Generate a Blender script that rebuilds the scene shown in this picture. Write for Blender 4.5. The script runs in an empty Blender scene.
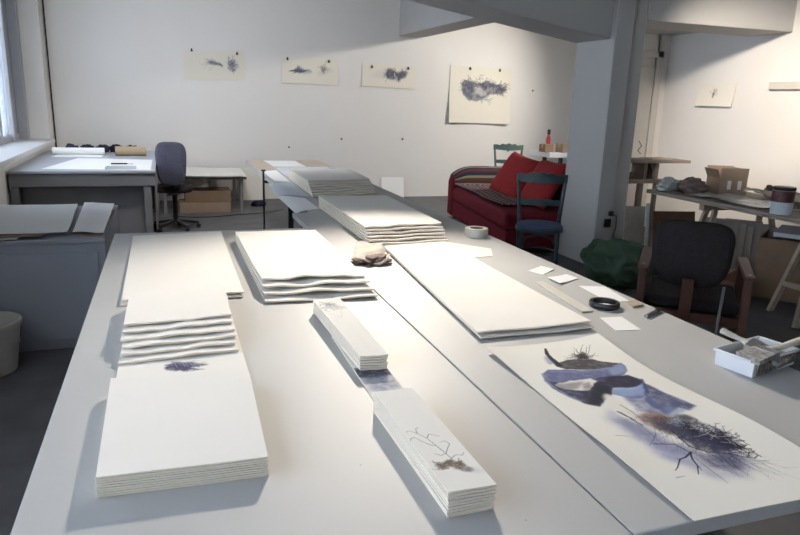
import bpy, bmesh, math, random
import numpy as np
from mathutils import Vector, Matrix, noise
random.seed(4)
rng = np.random.default_rng(7)
S = bpy.context.scene
COL = S.collection
PI = math.pi

# ------------------------------------------------------------------ materials
def new_mat(name):
    m = bpy.data.materials.new(name); m.use_nodes = True
    nt = m.node_tree
    return m, nt, nt.nodes['Principled BSDF']

def mat(name, col, rough=.6, metal=0, var=.06, scale=8.0, bump=0.0, bscale=60.0, spec=.5, alpha=1, trans=0):
    m, nt, b = new_mat(name)
    tc = nt.nodes.new('ShaderNodeTexCoord')
    n = nt.nodes.new('ShaderNodeTexNoise'); n.inputs['Scale'].default_value = scale; n.inputs['Detail'].default_value = 5
    nt.links.new(tc.outputs['Object'], n.inputs['Vector'])
    r = nt.nodes.new('ShaderNodeValToRGB')
    r.color_ramp.elements[0].position = .3; r.color_ramp.elements[1].position = .7
    r.color_ramp.elements[0].color = tuple(max(0, c*(1-var)) for c in col)+(1,)
    r.color_ramp.elements[1].color = tuple(min(1, c*(1+var)) for c in col)+(1,)
    nt.links.new(n.outputs['Fac'], r.inputs['Fac'])
    nt.links.new(r.outputs['Color'], b.inputs['Base Color'])
    b.inputs['Roughness'].default_value = rough; b.inputs['Metallic'].default_value = metal
    b.inputs['Specular IOR Level'].default_value = spec
    if trans: b.inputs['Transmission Weight'].default_value = trans
    if alpha < 1: b.inputs['Alpha'].default_value = alpha
    if bump:
        n2 = nt.nodes.new('ShaderNodeTexNoise'); n2.inputs['Scale'].default_value = bscale; n2.inputs['Detail'].default_value = 4
        nt.links.new(tc.outputs['Object'], n2.inputs['Vector'])
        bp = nt.nodes.new('ShaderNodeBump'); bp.inputs['Strength'].default_value = bump; bp.inputs['Distance'].default_value = .01
        nt.links.new(n2.outputs['Fac'], bp.inputs['Height']); nt.links.new(bp.outputs['Normal'], b.inputs['Normal'])
    return m

def stripe_mat(name, cols, scale, axis=0, rough=.95):
    m, nt, b = new_mat(name)
    tc = nt.nodes.new('ShaderNodeTexCoord')
    sp = nt.nodes.new('ShaderNodeSeparateXYZ'); nt.links.new(tc.outputs['UV'], sp.inputs[0])
    mu = nt.nodes.new('ShaderNodeMath'); mu.operation = 'MULTIPLY'; mu.inputs[1].default_value = scale
    nt.links.new(sp.outputs[axis], mu.inputs[0])
    fr = nt.nodes.new('ShaderNodeMath'); fr.operation = 'FRACT'; nt.links.new(mu.outputs[0], fr.inputs[0])
    r = nt.nodes.new('ShaderNodeValToRGB'); r.color_ramp.interpolation = 'CONSTANT'
    els = r.color_ramp.elements
    for i, (p, c) in enumerate(cols):
        e = els[i] if i < 2 else els.new(p)
        e.position = p; e.color = tuple(c)+(1,)
    nt.links.new(fr.outputs[0], r.inputs['Fac']); nt.links.new(r.outputs['Color'], b.inputs['Base Color'])
    n2 = nt.nodes.new('ShaderNodeTexNoise'); n2.inputs['Scale'].default_value = 180
    bp = nt.nodes.new('ShaderNodeBump'); bp.inputs['Strength'].default_value = .4; bp.inputs['Distance'].default_value = .004
    nt.links.new(n2.outputs['Fac'], bp.inputs['Height']); nt.links.new(bp.outputs['Normal'], b.inputs['Normal'])
    b.inputs['Roughness'].default_value = rough
    return m

def attr_mat(name, rough=.9):
    m, nt, b = new_mat(name)
    a = nt.nodes.new('ShaderNodeAttribute'); a.attribute_name = 'art'
    nt.links.new(a.outputs['Color'], b.inputs['Base Color'])
    b.inputs['Roughness'].default_value = rough; b.inputs['Specular IOR Level'].default_value = .25
    return m

PAPER = (.82, .795, .745)
M = {}
M['paper'] = mat('paper_cream', PAPER, .92, var=.02, scale=3, spec=.25)
M['paper_white'] = mat('paper_white', (.83, .835, .83), .9, var=.02, scale=3, spec=.25)
M['paper_grey'] = mat('paper_grey', (.62, .65, .70), .9, var=.04, scale=3, spec=.25)
M['paper_tan'] = mat('paper_tan', (.52, .44, .36), .9, var=.08, scale=4, spec=.2)
M['paper_edge'] = mat('paper_cut_edge', (.87, .775, .63), .92, var=.04, scale=30, spec=.2)
M['art'] = attr_mat('painted_paper')
M['wall'] = mat('wall_paint', (.76, .745, .715), .9, var=.02, scale=1.2, bump=.04, bscale=40, spec=.3)
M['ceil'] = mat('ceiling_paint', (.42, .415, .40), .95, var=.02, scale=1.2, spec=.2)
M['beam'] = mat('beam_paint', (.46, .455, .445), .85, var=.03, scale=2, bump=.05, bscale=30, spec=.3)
M['floor'] = mat('floor_concrete', (.135, .135, .14), .7, var=.16, scale=5, bump=.05, spec=.35)
M['table'] = mat('table_laminate', (.455, .455, .45), .58, var=.015, scale=3, spec=.55)
nt = M['table'].node_tree; b_ = nt.nodes['Principled BSDF']; src = b_.inputs['Base Color'].links[0].from_socket
tc = nt.nodes.new('ShaderNodeTexCoord'); vo = nt.nodes.new('ShaderNodeTexVoronoi'); vo.inputs['Scale'].default_value = 9
nz = nt.nodes.new('ShaderNodeTexNoise'); nz.inputs['Scale'].default_value = 160
nt.links.new(tc.outputs['Object'], vo.inputs['Vector']); nt.links.new(tc.outputs['Object'], nz.inputs['Vector'])
ad = nt.nodes.new('ShaderNodeMath'); ad.operation = 'MULTIPLY_ADD'; ad.inputs[1].default_value = .05
nt.links.new(nz.outputs['Fac'], ad.inputs[0]); nt.links.new(vo.outputs['Distance'], ad.inputs[2])
lt = nt.nodes.new('ShaderNodeMath'); lt.operation = 'LESS_THAN'; lt.inputs[1].default_value = .055; nt.links.new(ad.outputs[0], lt.inputs[0])
sc_ = nt.nodes.new('ShaderNodeMath'); sc_.operation = 'MULTIPLY'; sc_.inputs[1].default_value = .55; nt.links.new(lt.outputs[0], sc_.inputs[0])
mx_ = nt.nodes.new('ShaderNodeMix'); mx_.data_type = 'RGBA'; nt.links.new(sc_.outputs[0], mx_.inputs['Factor'])
nt.links.new(src, mx_.inputs['A']); mx_.inputs['B'].default_value = (.16, .16, .17, 1); nt.links.new(mx_.outputs['Result'], b_.inputs['Base Color'])
M['table_edge'] = mat('table_edge', (.30, .30, .30), .6)
M['black_steel'] = mat('black_steel', (.025, .025, .028), .45, metal=.3)
M['grey_steel'] = mat('grey_steel', (.35, .36, .37), .4, metal=.8)
M['desk_dark'] = mat('desk_dark_grey', (.20, .195, .20), .6, var=.06, scale=3)
M['desk_top'] = mat('desk_top_blue_grey', (.40, .42, .46), .55, var=.04, scale=4)
M['cabinet'] = mat('cabinet_grey', (.36, .38, .43), .55, var=.03, scale=3)
M['plastic_white'] = mat('plastic_white', (.74, .76, .79), .35, var=.02)
M['plastic_cream'] = mat('plastic_cream', (.62, .60, .54), .45, var=.02)
M['fabric_blue'] = mat('fabric_blue_grey', (.085, .085, .12), .95, var=.14, scale=60, bump=.3, bscale=250, spec=.2)
M['fabric_dark'] = mat('fabric_dark', (.030, .026, .028), .95, var=.2, scale=50, bump=.3, bscale=220, spec=.15)
M['fabric_seat'] = mat('fabric_seat_blue', (.085, .115, .20), .95, var=.12, scale=60, bump=.3, bscale=250, spec=.2)
M['black_plastic'] = mat('black_plastic', (.018, .018, .02), .4)
M['sofa_red'] = mat('sofa_dark_red', (.155, .016, .028), .95, var=.12, scale=25, bump=.3, bscale=200, spec=.2)
M['cushion_red'] = mat('cushion_red', (.27, .024, .026), .95, var=.1, scale=25, bump=.3, bscale=160, spec=.2)
M['green_paint'] = mat('green_paint', (.026, .055, .062), .45, var=.12, scale=10)
M['green_paint_pale'] = mat('green_paint_faded', (.095, .15, .135), .5, var=.12, scale=10)
M['wood_red'] = mat('wood_reddish', (.095, .04, .028), .5, var=.22, scale=14)
M['wood_pale'] = mat('wood_pale', (.40, .32, .235), .65, var=.12, scale=14)
M['wood_grey'] = mat('wood_weathered', (.29, .25, .21), .7, var=.12, scale=10)
M['card'] = mat('cardboard', (.27, .185, .125), .9, var=.1, scale=6, spec=.2)
M['card_pale'] = mat('cardboard_pale', (.34, .255, .19), .9, var=.08, scale=6, spec=.2)
M['card_in'] = mat('cardboard_brown_red', (.20, .105, .075), .9, var=.08, scale=6, spec=.2)
M['bag_green'] = mat('bag_green_cloth', (.055, .105, .07), .8, var=.25, scale=7, bump=.3, bscale=14)
M['cloth_dark'] = mat('cloth_dark_brown', (.07, .045, .045), .95, var=.3, scale=12)
M['cloth_navy'] = mat('cloth_navy', (.02, .022, .045), .95, var=.3, scale=12)
M['bag_brown'] = mat('bag_mauve_brown', (.20, .145, .13), .85, var=.25, scale=10)
M['bag_cream'] = mat('bag_cream_paper', (.66, .585, .51), .85, var=.1, scale=20)
M['plastic_clear'] = mat('plastic_cloudy_sheet', (.45, .49, .48), .25, var=.15, scale=9, bump=.4, bscale=25)
M['board_green'] = mat('board_grey_green', (.40, .44, .42), .7, var=.06)
M['board_brown'] = mat('board_brown', (.17, .10, .062), .8, var=.15)
M['tin_black'] = mat('tin_black_lid', (.02, .018, .018), .4)
M['tin_red'] = mat('tin_dark_red_band', (.10, .03, .03), .5, var=.3, scale=40)
M['tin_pale'] = mat('tin_pale_plastic', (.58, .63, .65), .3, var=.05)
M['bristle'] = mat('brush_bristle', (.30, .285, .27), .9, var=.45, scale=90)
M['handle_white'] = mat('brush_handle_chalky', (.60, .57, .52), .6, var=.12, scale=30)
M['label_dark'] = mat('label_dark_mottled', (.16, .135, .115), .8, var=.75, scale=70)
M['tape_side'] = mat('tape_cream', (.62, .60, .53), .7, var=.05)
M['tan_roll'] = mat('roll_kraft', (.43, .335, .215), .85, var=.05)
M['red'] = mat('red_plastic', (.42, .035, .04), .5)
M['sill'] = mat('sill_paint', (.66, .67, .69), .45, var=.03)
M['roof'] = mat('window_frame_paint', (.36, .375, .405), .5, var=.03)
M['glass'] = mat('window_glass', (.92, .96, 1.0), .02, var=0, trans=1)
M['ink'] = mat('ink_black', (.02, .02, .025), .8)
M['facade'] = mat('facade_grey', (.10, .125, .16), .9, var=.1, scale=.5)
M['door'] = mat('door_paint', (.62, .60, .56), .5, var=.03)

# ------------------------------------------------------------------ mesh helpers
def rotz(a): return Matrix.Rotation(a, 4, 'Z')
class MB:
    def __init__(s): s.bm = bmesh.new()
    def box(s, x0, x1, y0, y1, z0, z1, mx=None):
        r = bmesh.ops.create_cube(s.bm, size=1)['verts']
        m = Matrix.Translation(((x0+x1)/2, (y0+y1)/2, (z0+z1)/2)) @ Matrix.Diagonal((abs(x1-x0), abs(y1-y0), abs(z1-z0), 1))
        bmesh.ops.transform(s.bm, matrix=(mx @ m) if mx else m, verts=r); return s
    def bar(s, p, q, w, h=None, up=(0, 0, 1)):
        p, q = Vector(p), Vector(q); h = h or w; d = q-p; L = d.length; d.normalize()
        up = Vector(up)
        if abs(d.dot(up)) > .98: up = Vector((0, 1, 0))
        a = d.cross(up).normalized(); b = a.cross(d)
        m = Matrix((a, d, b)).transposed().to_4x4(); m.translation = (p+q)/2
        r = bmesh.ops.create_cube(s.bm, size=1)['verts']
        bmesh.ops.transform(s.bm, matrix=m @ Matrix.Diagonal((w, L, h, 1)), verts=r); return s
    def tube(s, pts, rad, n=10, cap=True):
        pts = [Vector(p) for p in pts]
        rads = rad if isinstance(rad, (list, tuple)) else [rad]*len(pts)
        rings = []; prev = None
        for i, p in enumerate(pts):
            t = (pts[min(i+1, len(pts)-1)]-pts[max(i-1, 0)]).normalized()
            if prev is None:
                a = t.cross(Vector((0, 0, 1)))
                if a.length < .05: a = t.cross(Vector((0, 1, 0)))
            else: a = prev - t*prev.dot(t)
            a.normalize(); prev = a; b = t.cross(a)
            rings.append([s.bm.verts.new(p+(a*math.cos(2*PI*k/n)+b*math.sin(2*PI*k/n))*rads[i]) for k in range(n)])
        for i in range(len(rings)-1):
            for k in range(n):
                s.bm.faces.new((rings[i][k], rings[i][(k+1) % n], rings[i+1][(k+1) % n], rings[i+1][k]))
        if cap:
            s.bm.faces.new(rings[0][::-1]); s.bm.faces.new(rings[-1])
        return s
    def lathe(s, prof, c=(0, 0, 0), n=28, mx=None, close=False):
        rings = []
        for r, z in prof:
            ring = []
            for k in range(n):
                v = Vector((r*math.cos(2*PI*k/n), r*math.sin(2*PI*k/n), z))
                if mx: v = mx @ v
                ring.append(s.bm.verts.new(v+Vector(c)))
            rings.append(ring)
        N = len(rings)
        for i in range(N if close else N-1):
            a, b = rings[i], rings[(i+1) % N]
            for k in range(n):
                s.bm.faces.new((a[k], a[(k+1) % n], b[(k+1) % n], b[k]))
        if not close:
            s.bm.faces.new(rings[0][::-1]); s.bm.faces.new(rings[-1])
        return s
    def prism(s, poly, z0, z1, mx=None):
        a = [Vector((x, y, z0)) for x, y in poly]; b = [Vector((x, y, z1)) for x, y in poly]
        if mx: a = [mx @ v for v in a]; b = [mx @ v for v in b]
        a = [s.bm.verts.new(v) for v in a]; b = [s.bm.verts.new(v) for v in b]
        s.bm.faces.new(a[::-1]); s.bm.faces.new(b)
        for i in range(len(a)):
            j = (i+1) % len(a); s.bm.faces.new((a[i], a[j], b[j], b[i]))
        return s
    def lump(s, c, r, seed=0, amp=.25, freq=2.2, sub=4, flat=None):
        vs = bmesh.ops.create_icosphere(s.bm, subdivisions=sub, radius=1)['verts']
        for v in vs:
            d = v.co.normalized(); k = 1+amp*noise.noise(d*freq+Vector((seed*7.1, seed*3.3, 0)))+amp*.5*noise.noise(d*freq*2.7+Vector((seed, 5, seed*2)))
            v.co = Vector((d.x*k*r[0], d.y*k*r[1], d.z*k*r[2]))+Vector(c)
            if flat is not None and v.co.z < flat: v.co.z = flat+.0005*abs(v.co.x)
        return s
    def build(s, name, m, parent=None, bevel=0, smooth=False, seg=2, autosmooth=False):
        bmesh.ops.recalc_face_normals(s.bm, faces=s.bm.faces)
        me = bpy.data.meshes.new(name); s.bm.to_mesh(me); s.bm.free()
        o = bpy.data.objects.new(name, me); COL.objects.link(o)
        if m: me.materials.append(m)
        if parent: o.parent = parent
        if bevel:
            b = o.modifiers.new('bevel', 'BEVEL'); b.width = bevel; b.segments = seg; b.limit_method = 'ANGLE'; b.angle_limit = .6
        if smooth or bevel:
            for p in me.polygons: p.use_smooth = True
            if not smooth or autosmooth:
                me.set_sharp_from_angle(angle=.7)
        return o

def tag(o, label, cat, group=None, kind=None):
    o['label'] = label; o['category'] = cat
    if group: o['group'] = group
    if kind: o['kind'] = kind
    return o
def thing(name, label, cat, loc=(0, 0, 0), rz=0, group=None):
    o = bpy.data.objects.new(name, None); COL.objects.link(o); o.empty_display_size = .1
    o.location = loc; o.rotation_euler = (0, 0, rz)
    return tag(o, label, cat, group)
def struct(o, label, cat):
    return tag(o, label, cat, kind='structure')
def copy_tree(o, parent=None):
    c = o.copy(); COL.objects.link(c)
    if parent: c.parent = parent
    for ch in list(o.children): copy_tree(ch, c)
    return c

# ------------------------------------------------------------------ watercolour painting (pigment values per paper vertex)
class Art:
    """a small raster in the paper's own metres: x across, y up the sheet"""
    def __init__(s, x0, x1, y0, y1, nx, ny, base=PAPER, seed=1):
        s.x0, s.x1, s.y0, s.y1, s.nx, s.ny = x0, x1, y0, y1, nx, ny
        s.X, s.Y = np.meshgrid(np.linspace(x0, x1, nx), np.linspace(y0, y1, ny))
        s.c = np.empty((ny, nx, 3)); s.c[:] = base
        s.r = np.random.default_rng(seed); s.sx = (x1-x0)/(nx-1); s.sy = (y1-y0)/(ny-1)
    def fbm(s, f, seed=0):
        out = np.zeros_like(s.X); a = 1; rr = np.random.default_rng(seed)
        for o in range(4):
            fx = max(2, int(f*(s.x1-s.x0))+2); fy = max(2, int(f*(s.y1-s.y0))+2)
            g = rr.random((fy+2, fx+2))
            u = (s.X-s.x0)/(s.x1-s.x0)*fx; v = (s.Y-s.y0)/(s.y1-s.y0)*fy
            i = np.minimum(u.astype(int), fx-1); j = np.minimum(v.astype(int), fy-1); fu = u-i; fv = v-j
            fu = fu*fu*(3-2*fu); fv = fv*fv*(3-2*fv)
            out += a*((g[j, i]*(1-fu)+g[j, i+1]*fu)*(1-fv)+(g[j+1, i]*(1-fu)+g[j+1, i+1]*fu)*fv)
            a *= .5; f *= 2.1
        return out/1.875
    def blend(s, m, col):
        m = np.clip(m, 0, 1)[..., None]; s.c = s.c*(1-m)+np.array(col)*m
    def blur(s, m, r):
        for ax, st in ((0, s.sy), (1, s.sx)):
            k = max(0, int(round(r/st)))
            for _ in range(2 if k else 0):
                acc = np.zeros_like(m)
                P = np.pad(m, [(k, k) if ax == 0 else (0, 0), (k, k) if ax == 1 else (0, 0)], mode='edge')
                n = m.shape[ax]
                for d in range(2*k+1): acc += np.take(P, range(d, d+n), axis=ax)
                m = acc/(2*k+1)
        return m
    def poly(s, pts, col, a=1, soft=.002, rough=0, f=40, tex=0, seed=0):
        px, py = s.X, s.Y
        if rough:
            px = px+(s.fbm(f, seed)-.5)*rough; py = py+(s.fbm(f, seed+9)-.5)*rough
        ins = np.zeros(s.X.shape, bool); n = len(pts)
        for i in range(n):
            xa, ya = pts[i]; xb, yb = pts[(i+1) % n]
            if ya == yb: continue
            ins ^= ((ya > py) != (yb > py)) & (px < (xb-xa)*(py-ya)/(yb-ya)+xa)
        m = s.blur(ins.astype(float), soft)
        if tex: m = m*np.clip(1-tex+tex*2*(s.fbm(f*1.6, seed+3)-.1), 0, 1)
        s.blend(m*a, col); return s
    def stroke(s, pts, w0, w1, col, a=1):
        n = len(pts)-1
        for i in range(n):
            (xa, ya), (xb, yb) = pts[i], pts[i+1]
            wa = w0+(w1-w0)*i/n; wb = w0+(w1-w0)*(i+1)/n; W = max(wa, wb)+2*max(s.sx, s.sy)
            i0 = max(0, int((min(xa, xb)-W-s.x0)/s.sx)); i1 = min(s.nx, int((max(xa, xb)+W-s.x0)/s.sx)+2)
            j0 = max(0, int((min(ya, yb)-W-s.y0)/s.sy)); j1 = min(s.ny, int((max(ya, yb)+W-s.y0)/s.sy)+2)
            if i1 <= i0 or j1 <= j0: continue
            X = s.X[j0:j1, i0:i1]; Y = s.Y[j0:j1, i0:i1]
            dx, dy = xb-xa, yb-ya; L = dx*dx+dy*dy+1e-12
            t = np.clip(((X-xa)*dx+(Y-ya)*dy)/L, 0, 1)
            d = np.hypot(X-xa-t*dx, Y-ya-t*dy); w = wa+(wb-wa)*t
            e = max(s.sx, s.sy)*.9
            m = np.clip((w-d)/e+.5, 0, 1)*np.minimum(1, (2*w+.3*e)/e)*a
            m = np.clip(m, 0, 1)[..., None]
            s.c[j0:j1, i0:i1] = s.c[j0:j1, i0:i1]*(1-m)+np.array(col)*m
        return s
    def twig(s, p, ang, L, w, col, a=1, curl=.5, kids=2, depth=2):
        pts = [p]; x, y = p; st = L/6
        for k in range(6):
            ang += s.r.normal(0, curl*.35); x += math.cos(ang)*st; y += math.sin(ang)*st; pts.append((x, y))
        s.stroke(pts, w, w*.35, col, a)
        if depth > 0:
            for k in range(kids):
                i = s.r.integers(2, 6)
                s.twig(pts[i], ang+s.r.choice([-1, 1])*s.r.uniform(.4, 1.0), L*s.r.uniform(.3, .6), w*.6, col, a, curl, kids, depth-1)
        return s
    def at(s, X, Y):
        i = np.clip(np.round((X-s.x0)/s.sx).astype(int), 0, s.nx-1); j = np.clip(np.round((Y-s.y0)/s.sy).astype(int), 0, s.ny-1)
        return s.c[j, i]

# ------------------------------------------------------------------ sheets of paper
def sheet_mesh(name, quad, z, t, wave=None, nx=14, ny=10, art=None, m=None, ragged=0, seed=0, edge=None):
    """quad: front-left, front-right, back-right, back-left in metres. wave(u, v) lifts the sheet."""
    q = [np.array(p, float) for p in quad]
    u, v = np.meshgrid(np.linspace(0, 1, nx+1), np.linspace(0, 1, ny+1))
    P = ((1-u)*(1-v))[..., None]*q[0]+(u*(1-v))[..., None]*q[1]+(u*v)[..., None]*q[2]+((1-u)*v)[..., None]*q[3]
    X, Y = P[..., 0].copy(), P[..., 1].copy()
    if edge: X, Y = edge(X, Y, u, v)
    if ragged:
        rr = np.random.default_rng(seed)
        sm_ = lambda n_: np.convolve(rr.normal(0, ragged*1.6, n_+4), np.ones(3)/3, 'same')[2:-2]
        Y[0] += sm_(nx+1); Y[-1] += sm_(nx+1)
        X[:, -1] += sm_(ny+1)*.6
    Z = np.full_like(X, z)
    if wave: Z = Z+wave(u, v)
    n = (nx+1)*(ny+1)
    top = np.stack([X, Y, Z+t], -1).reshape(-1, 3); bot = np.stack([X, Y, Z], -1).reshape(-1, 3)
    vs = np.concatenate([top, bot]); fs = []
    idx = np.arange(n).reshape(ny+1, nx+1)
    a, b, c, d = idx[:-1, :-1].ravel(), idx[:-1, 1:].ravel(), idx[1:, 1:].ravel(), idx[1:, :-1].ravel()
    fs = np.stack([a, b, c, d], -1).tolist()+(np.stack([d, c, b, a], -1)+n).tolist()
    ring = list(idx[0, :])+list(idx[1:, -1])+list(idx[-1, -2::-1])+list(idx[-2:0:-1, 0])
    for i in range(len(ring)):
        p, r = int(ring[i]), int(ring[(i+1) % len(ring)]); fs.append([p+n, r+n, r, p])
    me = bpy.data.meshes.new(name); me.from_pydata(vs.tolist(), [], fs); me.update()
    if art is not None:
        col = np.ones((2*n, 4)); col[:, :3] = PAPER
        col[:n, :3] = art.at(X.ravel(), Y.ravel())
        at = me.color_attributes.new('art', 'FLOAT_COLOR', 'POINT'); at.data.foreach_set('color', col.ravel())
        me.materials.append(M['art'])
    else: me.materials.append(m or M['paper'])
    nq = 2*nx*ny
    if m is None or art is not None:
        me.materials.append(M['paper_edge'])
        for p in me.polygons:
            if p.index >= nq: p.material_index = 1
    for p in me.polygons: p.use_smooth = True
    me.set_sharp_from_angle(angle=.9)
    o = bpy.data.objects.new(name, me); COL.objects.link(o)
    return o
def rect(x0, x1, y0, y1): return [(x0, y0), (x1, y0), (x1, y1), (x0, y1)]
ORD = ['top', 'second', 'third', 'fourth', 'fifth', 'sixth', 'seventh', 'eighth', 'ninth', 'tenth', 'eleventh']

# ================================================================== SETTING
WX = -1.42          # window wall
BY = 10.1           # back wall
RX = 5.9            # wall of the side alcove
CH = 3.15
struct(MB().box(-1.9, 7.2, -5.7, 10.3, -.1, 0).build('floor', M['floor']), 'dark grey concrete studio floor', 'floor')
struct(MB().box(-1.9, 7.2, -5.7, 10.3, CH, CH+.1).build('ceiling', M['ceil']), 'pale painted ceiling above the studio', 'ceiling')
struct(MB().box(-1.9, 7.2, BY, BY+.2, 0, CH).build('wall_back', M['wall']), 'white back wall with the four pinned drawings', 'wall')
struct(MB().box(-1.9, 7.2, -5.7, -5.5, 0, CH).build('wall_front', M['wall']), 'white wall closing the near end of the studio', 'wall')
SZ, WT = .86, 2.85
m = MB().box(WX-.42, WX, -5.5, BY, 0, SZ).box(WX-.42, WX, -5.5, BY, WT, CH)
wins = [(-3.6, 3.2), (5.5, 9.78)]
ys = [-5.5]+[y for w in wins for y in w]+[BY]
for i in range(0, len(ys), 2): m.box(WX-.42, WX, ys[i], ys[i+1], SZ, WT)
struct(m.build('wall_left', M['wall']), 'white window wall with deep reveals', 'wall')
for k, (a, b) in enumerate(wins):
    w = struct(thing('window_%d' % (k+1), '', 'window', (WX-.36, (a+b)/2, SZ)), 'tall daylight window %s' % ('beside the grey plan desk' if k else 'beside the near end of the tables'), 'window')
    h = (b-a)/2; H = WT-SZ
    f = MB().box(-.04, .04, -h, -h+.09, 0, H).box(-.04, .04, h-.09, h, 0, H).box(-.04, .04, -h, h, 0, .09).box(-.04, .04, -h, h, H-.09, H)
    nm = 4 if k else 6
    for j in range(1, nm): f.box(-.035, .035, -h+j*2*h/nm-.03, -h+j*2*h/nm+.03, .09, H-.09)
    f.build('window_frame', M['roof'], w, bevel=.006)
    for j in range(nm):
        MB().box(-.004, .004, -h+.09+j*(2*h-.18)/nm, -h+.09+(j+1)*(2*h-.18)/nm, .09, H-.09).build('pane', M['glass'], w)
    if k:
        MB().box(-.05, .03, h-.62, h-.10, .09, H-.09).build('blind_panel', M['roof'], w, bevel=.006)
        MB().box(.03, .085, h-.66, h-.60, .012, H).build('window_post', M['roof'], w, bevel=.008)
        MB().box(.03, .14, h-.16, h-.02, .012, H).build('window_post', M['roof'], w, bevel=.01)
    MB().box(.0, .42, -h, h, -.035, .012).build('window_sill', M['sill'], w, bevel=.006)
b = struct(MB().box(-16, -2.6, 24, 27, -6, 12).build('building_backdrop', M['facade']), 'grey building block added to dim the view through the window', 'building')  # added block, keeps bare bright sky out of the window glass
struct(MB().box(RX, RX+.2, -5.5, 7.1, 0, CH).build('wall_right', M['wall']), 'bright warm-lit alcove wall behind the cluttered work table', 'wall')
struct(MB().box(6.95, 7.2, 7.1, BY, 0, CH).build('wall_far_side', M['wall']), 'white wall closing the back corner behind the pillar', 'wall')
m = MB().box(4.75, 5.0, 7.1, 7.25, 0, 2.6).box(5.72, 7.0, 7.1, 7.25, 0, CH).box(4.75, 5.75, 7.1, 7.25, 2.12, CH)
struct(m.build('wall_partition', M['wall']), 'short white partition wall beyond the pillar', 'wall')
d = struct(thing('door_1', '', 'door', (5.36, 7.1, 0)), 'off-white door beside the bright alcove wall, partly behind the pillar', 'door')
MB().box(-.36, .36, .02, .07, 0, 2.1).build('door_leaf', M['door'], d, bevel=.004)
MB().box(-.45, -.36, -.02, .05, 0, 2.18).box(.36, .45, -.02, .05, 0, 2.18).box(-.45, .45, -.02, .05, 2.10, 2.18).build('door_frame', M['door'], d, bevel=.006)
MB().box(.03, .36, .005, .02, .1, 1.98).build('door_panel', M['door'], d, bevel=.004)
# scribbled marks on the door
m = MB()
def scrib(m, x, z, pts, s=1):
    for i in range(len(pts)-1):
        a, b = pts[i], pts[i+1]; m.bar((x+a[0]*s, .002, z+a[1]*s), (x+b[0]*s, .002, z+b[1]*s), .012, .004)
scrib(m, .02, 1.02, [(0, .10), (.06, .10), (.02, 0)])
scrib(m, .02, .88, [(0, 0), (.06, .02), (.06, .09), (0, .1), (0, 0)])
scrib(m, .02, .76, [(0, .02), (.05, .1), (.06, 0), (.0, .05)])
scrib(m, .24, .98, [(0, .12), (.05, .06), (0, .0), (.05, -.04)])
m.build('door_scribble', M['ink'], d)
# pillar and beams
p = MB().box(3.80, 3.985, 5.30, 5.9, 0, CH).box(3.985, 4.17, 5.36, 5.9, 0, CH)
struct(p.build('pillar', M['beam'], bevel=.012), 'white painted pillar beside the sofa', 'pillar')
b = MB()
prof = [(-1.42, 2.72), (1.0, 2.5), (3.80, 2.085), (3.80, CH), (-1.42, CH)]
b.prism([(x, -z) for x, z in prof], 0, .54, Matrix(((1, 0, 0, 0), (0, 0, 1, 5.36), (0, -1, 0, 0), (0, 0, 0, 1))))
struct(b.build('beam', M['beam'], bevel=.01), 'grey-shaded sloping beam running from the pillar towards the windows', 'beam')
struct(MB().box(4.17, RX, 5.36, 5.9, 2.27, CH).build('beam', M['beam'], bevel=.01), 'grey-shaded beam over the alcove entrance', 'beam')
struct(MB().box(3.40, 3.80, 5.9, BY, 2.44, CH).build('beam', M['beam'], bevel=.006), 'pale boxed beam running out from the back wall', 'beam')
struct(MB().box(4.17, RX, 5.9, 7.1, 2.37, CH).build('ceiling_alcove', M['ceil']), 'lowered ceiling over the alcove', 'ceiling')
# socket on the pillar
o = thing('power_socket', 'black wall socket with a plug low on the pillar', 'socket', (3.925, 5.30, 0))
MB().box(-.035, .035, -.015, 0, .39, .47).build('face_plate', M['black_plastic'], o, bevel=.004)
MB().box(.0, .045, -.03, 0, .50, .545).build('plug', M['black_plastic'], o, bevel=.008)
MB().tube([(.02, -.03, .52), (.06, -.05, .5), (.075, -.04, .40), (.06, -.03, .30), (.03, -.05, .18)], .004).build('plug_cord', M['black_plastic'], o)
tag(MB().tube([(WX+.02, BY-.015, CH-.01), (WX+.02, BY-.015, 1.9), (WX+.022, BY-.015, .9), (WX+.02, BY-.015, .02)], .009).build('pipe', M['ink']), 'thin dark vertical pipe in the corner beside the window', 'pipe')

# ================================================================== WORK TABLES
T = .75
def work_table(label, x0, x1, y0, y1, legs, group):
    t = thing('work_table', label, 'table', ((x0+x1)/2, (y0+y1)/2, 0), 0, group)
    cx, cy = (x0+x1)/2, (y0+y1)/2
    MB().box(x0-cx, x1-cx, y0-cy, y1-cy, T-.032, T).build('tabletop', M['table'], t, bevel=.003)
    MB().box(x0-cx+.08, x1-cx-.08, y0-cy+.1, y1-cy-.1, T-.085, T-.0325).build('under_frame', M['desk_dark'], t)
    for (x, y) in legs:
        MB().box(x-cx-.02, x-cx+.02, y-cy-.02, y-cy+.02, 0, T-.033).build('leg', M['black_steel'], t, bevel=.003)
    return t
work_table('long grey table carrying the thick paper stacks and the strips', -.29, .765, .86, 3.865, [(-.25, .95), (.72, .95), (-.25, 3.78), (.72, 3.78)], 'work tables')
work_table('long grey table carrying the large ink painting, tape and cards', .769, 1.762, .86, 4.40, [(.83, .95), (1.70, .95), (.83, 4.32), (1.70, 4.32)], 'work tables')
work_table('grey table towards the back wall, covered in loose sheets', .88, 1.762, 4.405, 8.2, [(.915, 4.50), (.905, 5.25), (1.70, 4.46), (1.70, 5.28), (1.70, 8.1)], 'work tables')
o = thing('clamp_stand', 'thin black pole stand with a clamp beside the back table', 'stand', (.862, 6.5, 0))
MB().tube([(0, 0, 0), (0, 0, .80)], .010).build('pole', M['black_steel'], o)
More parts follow.
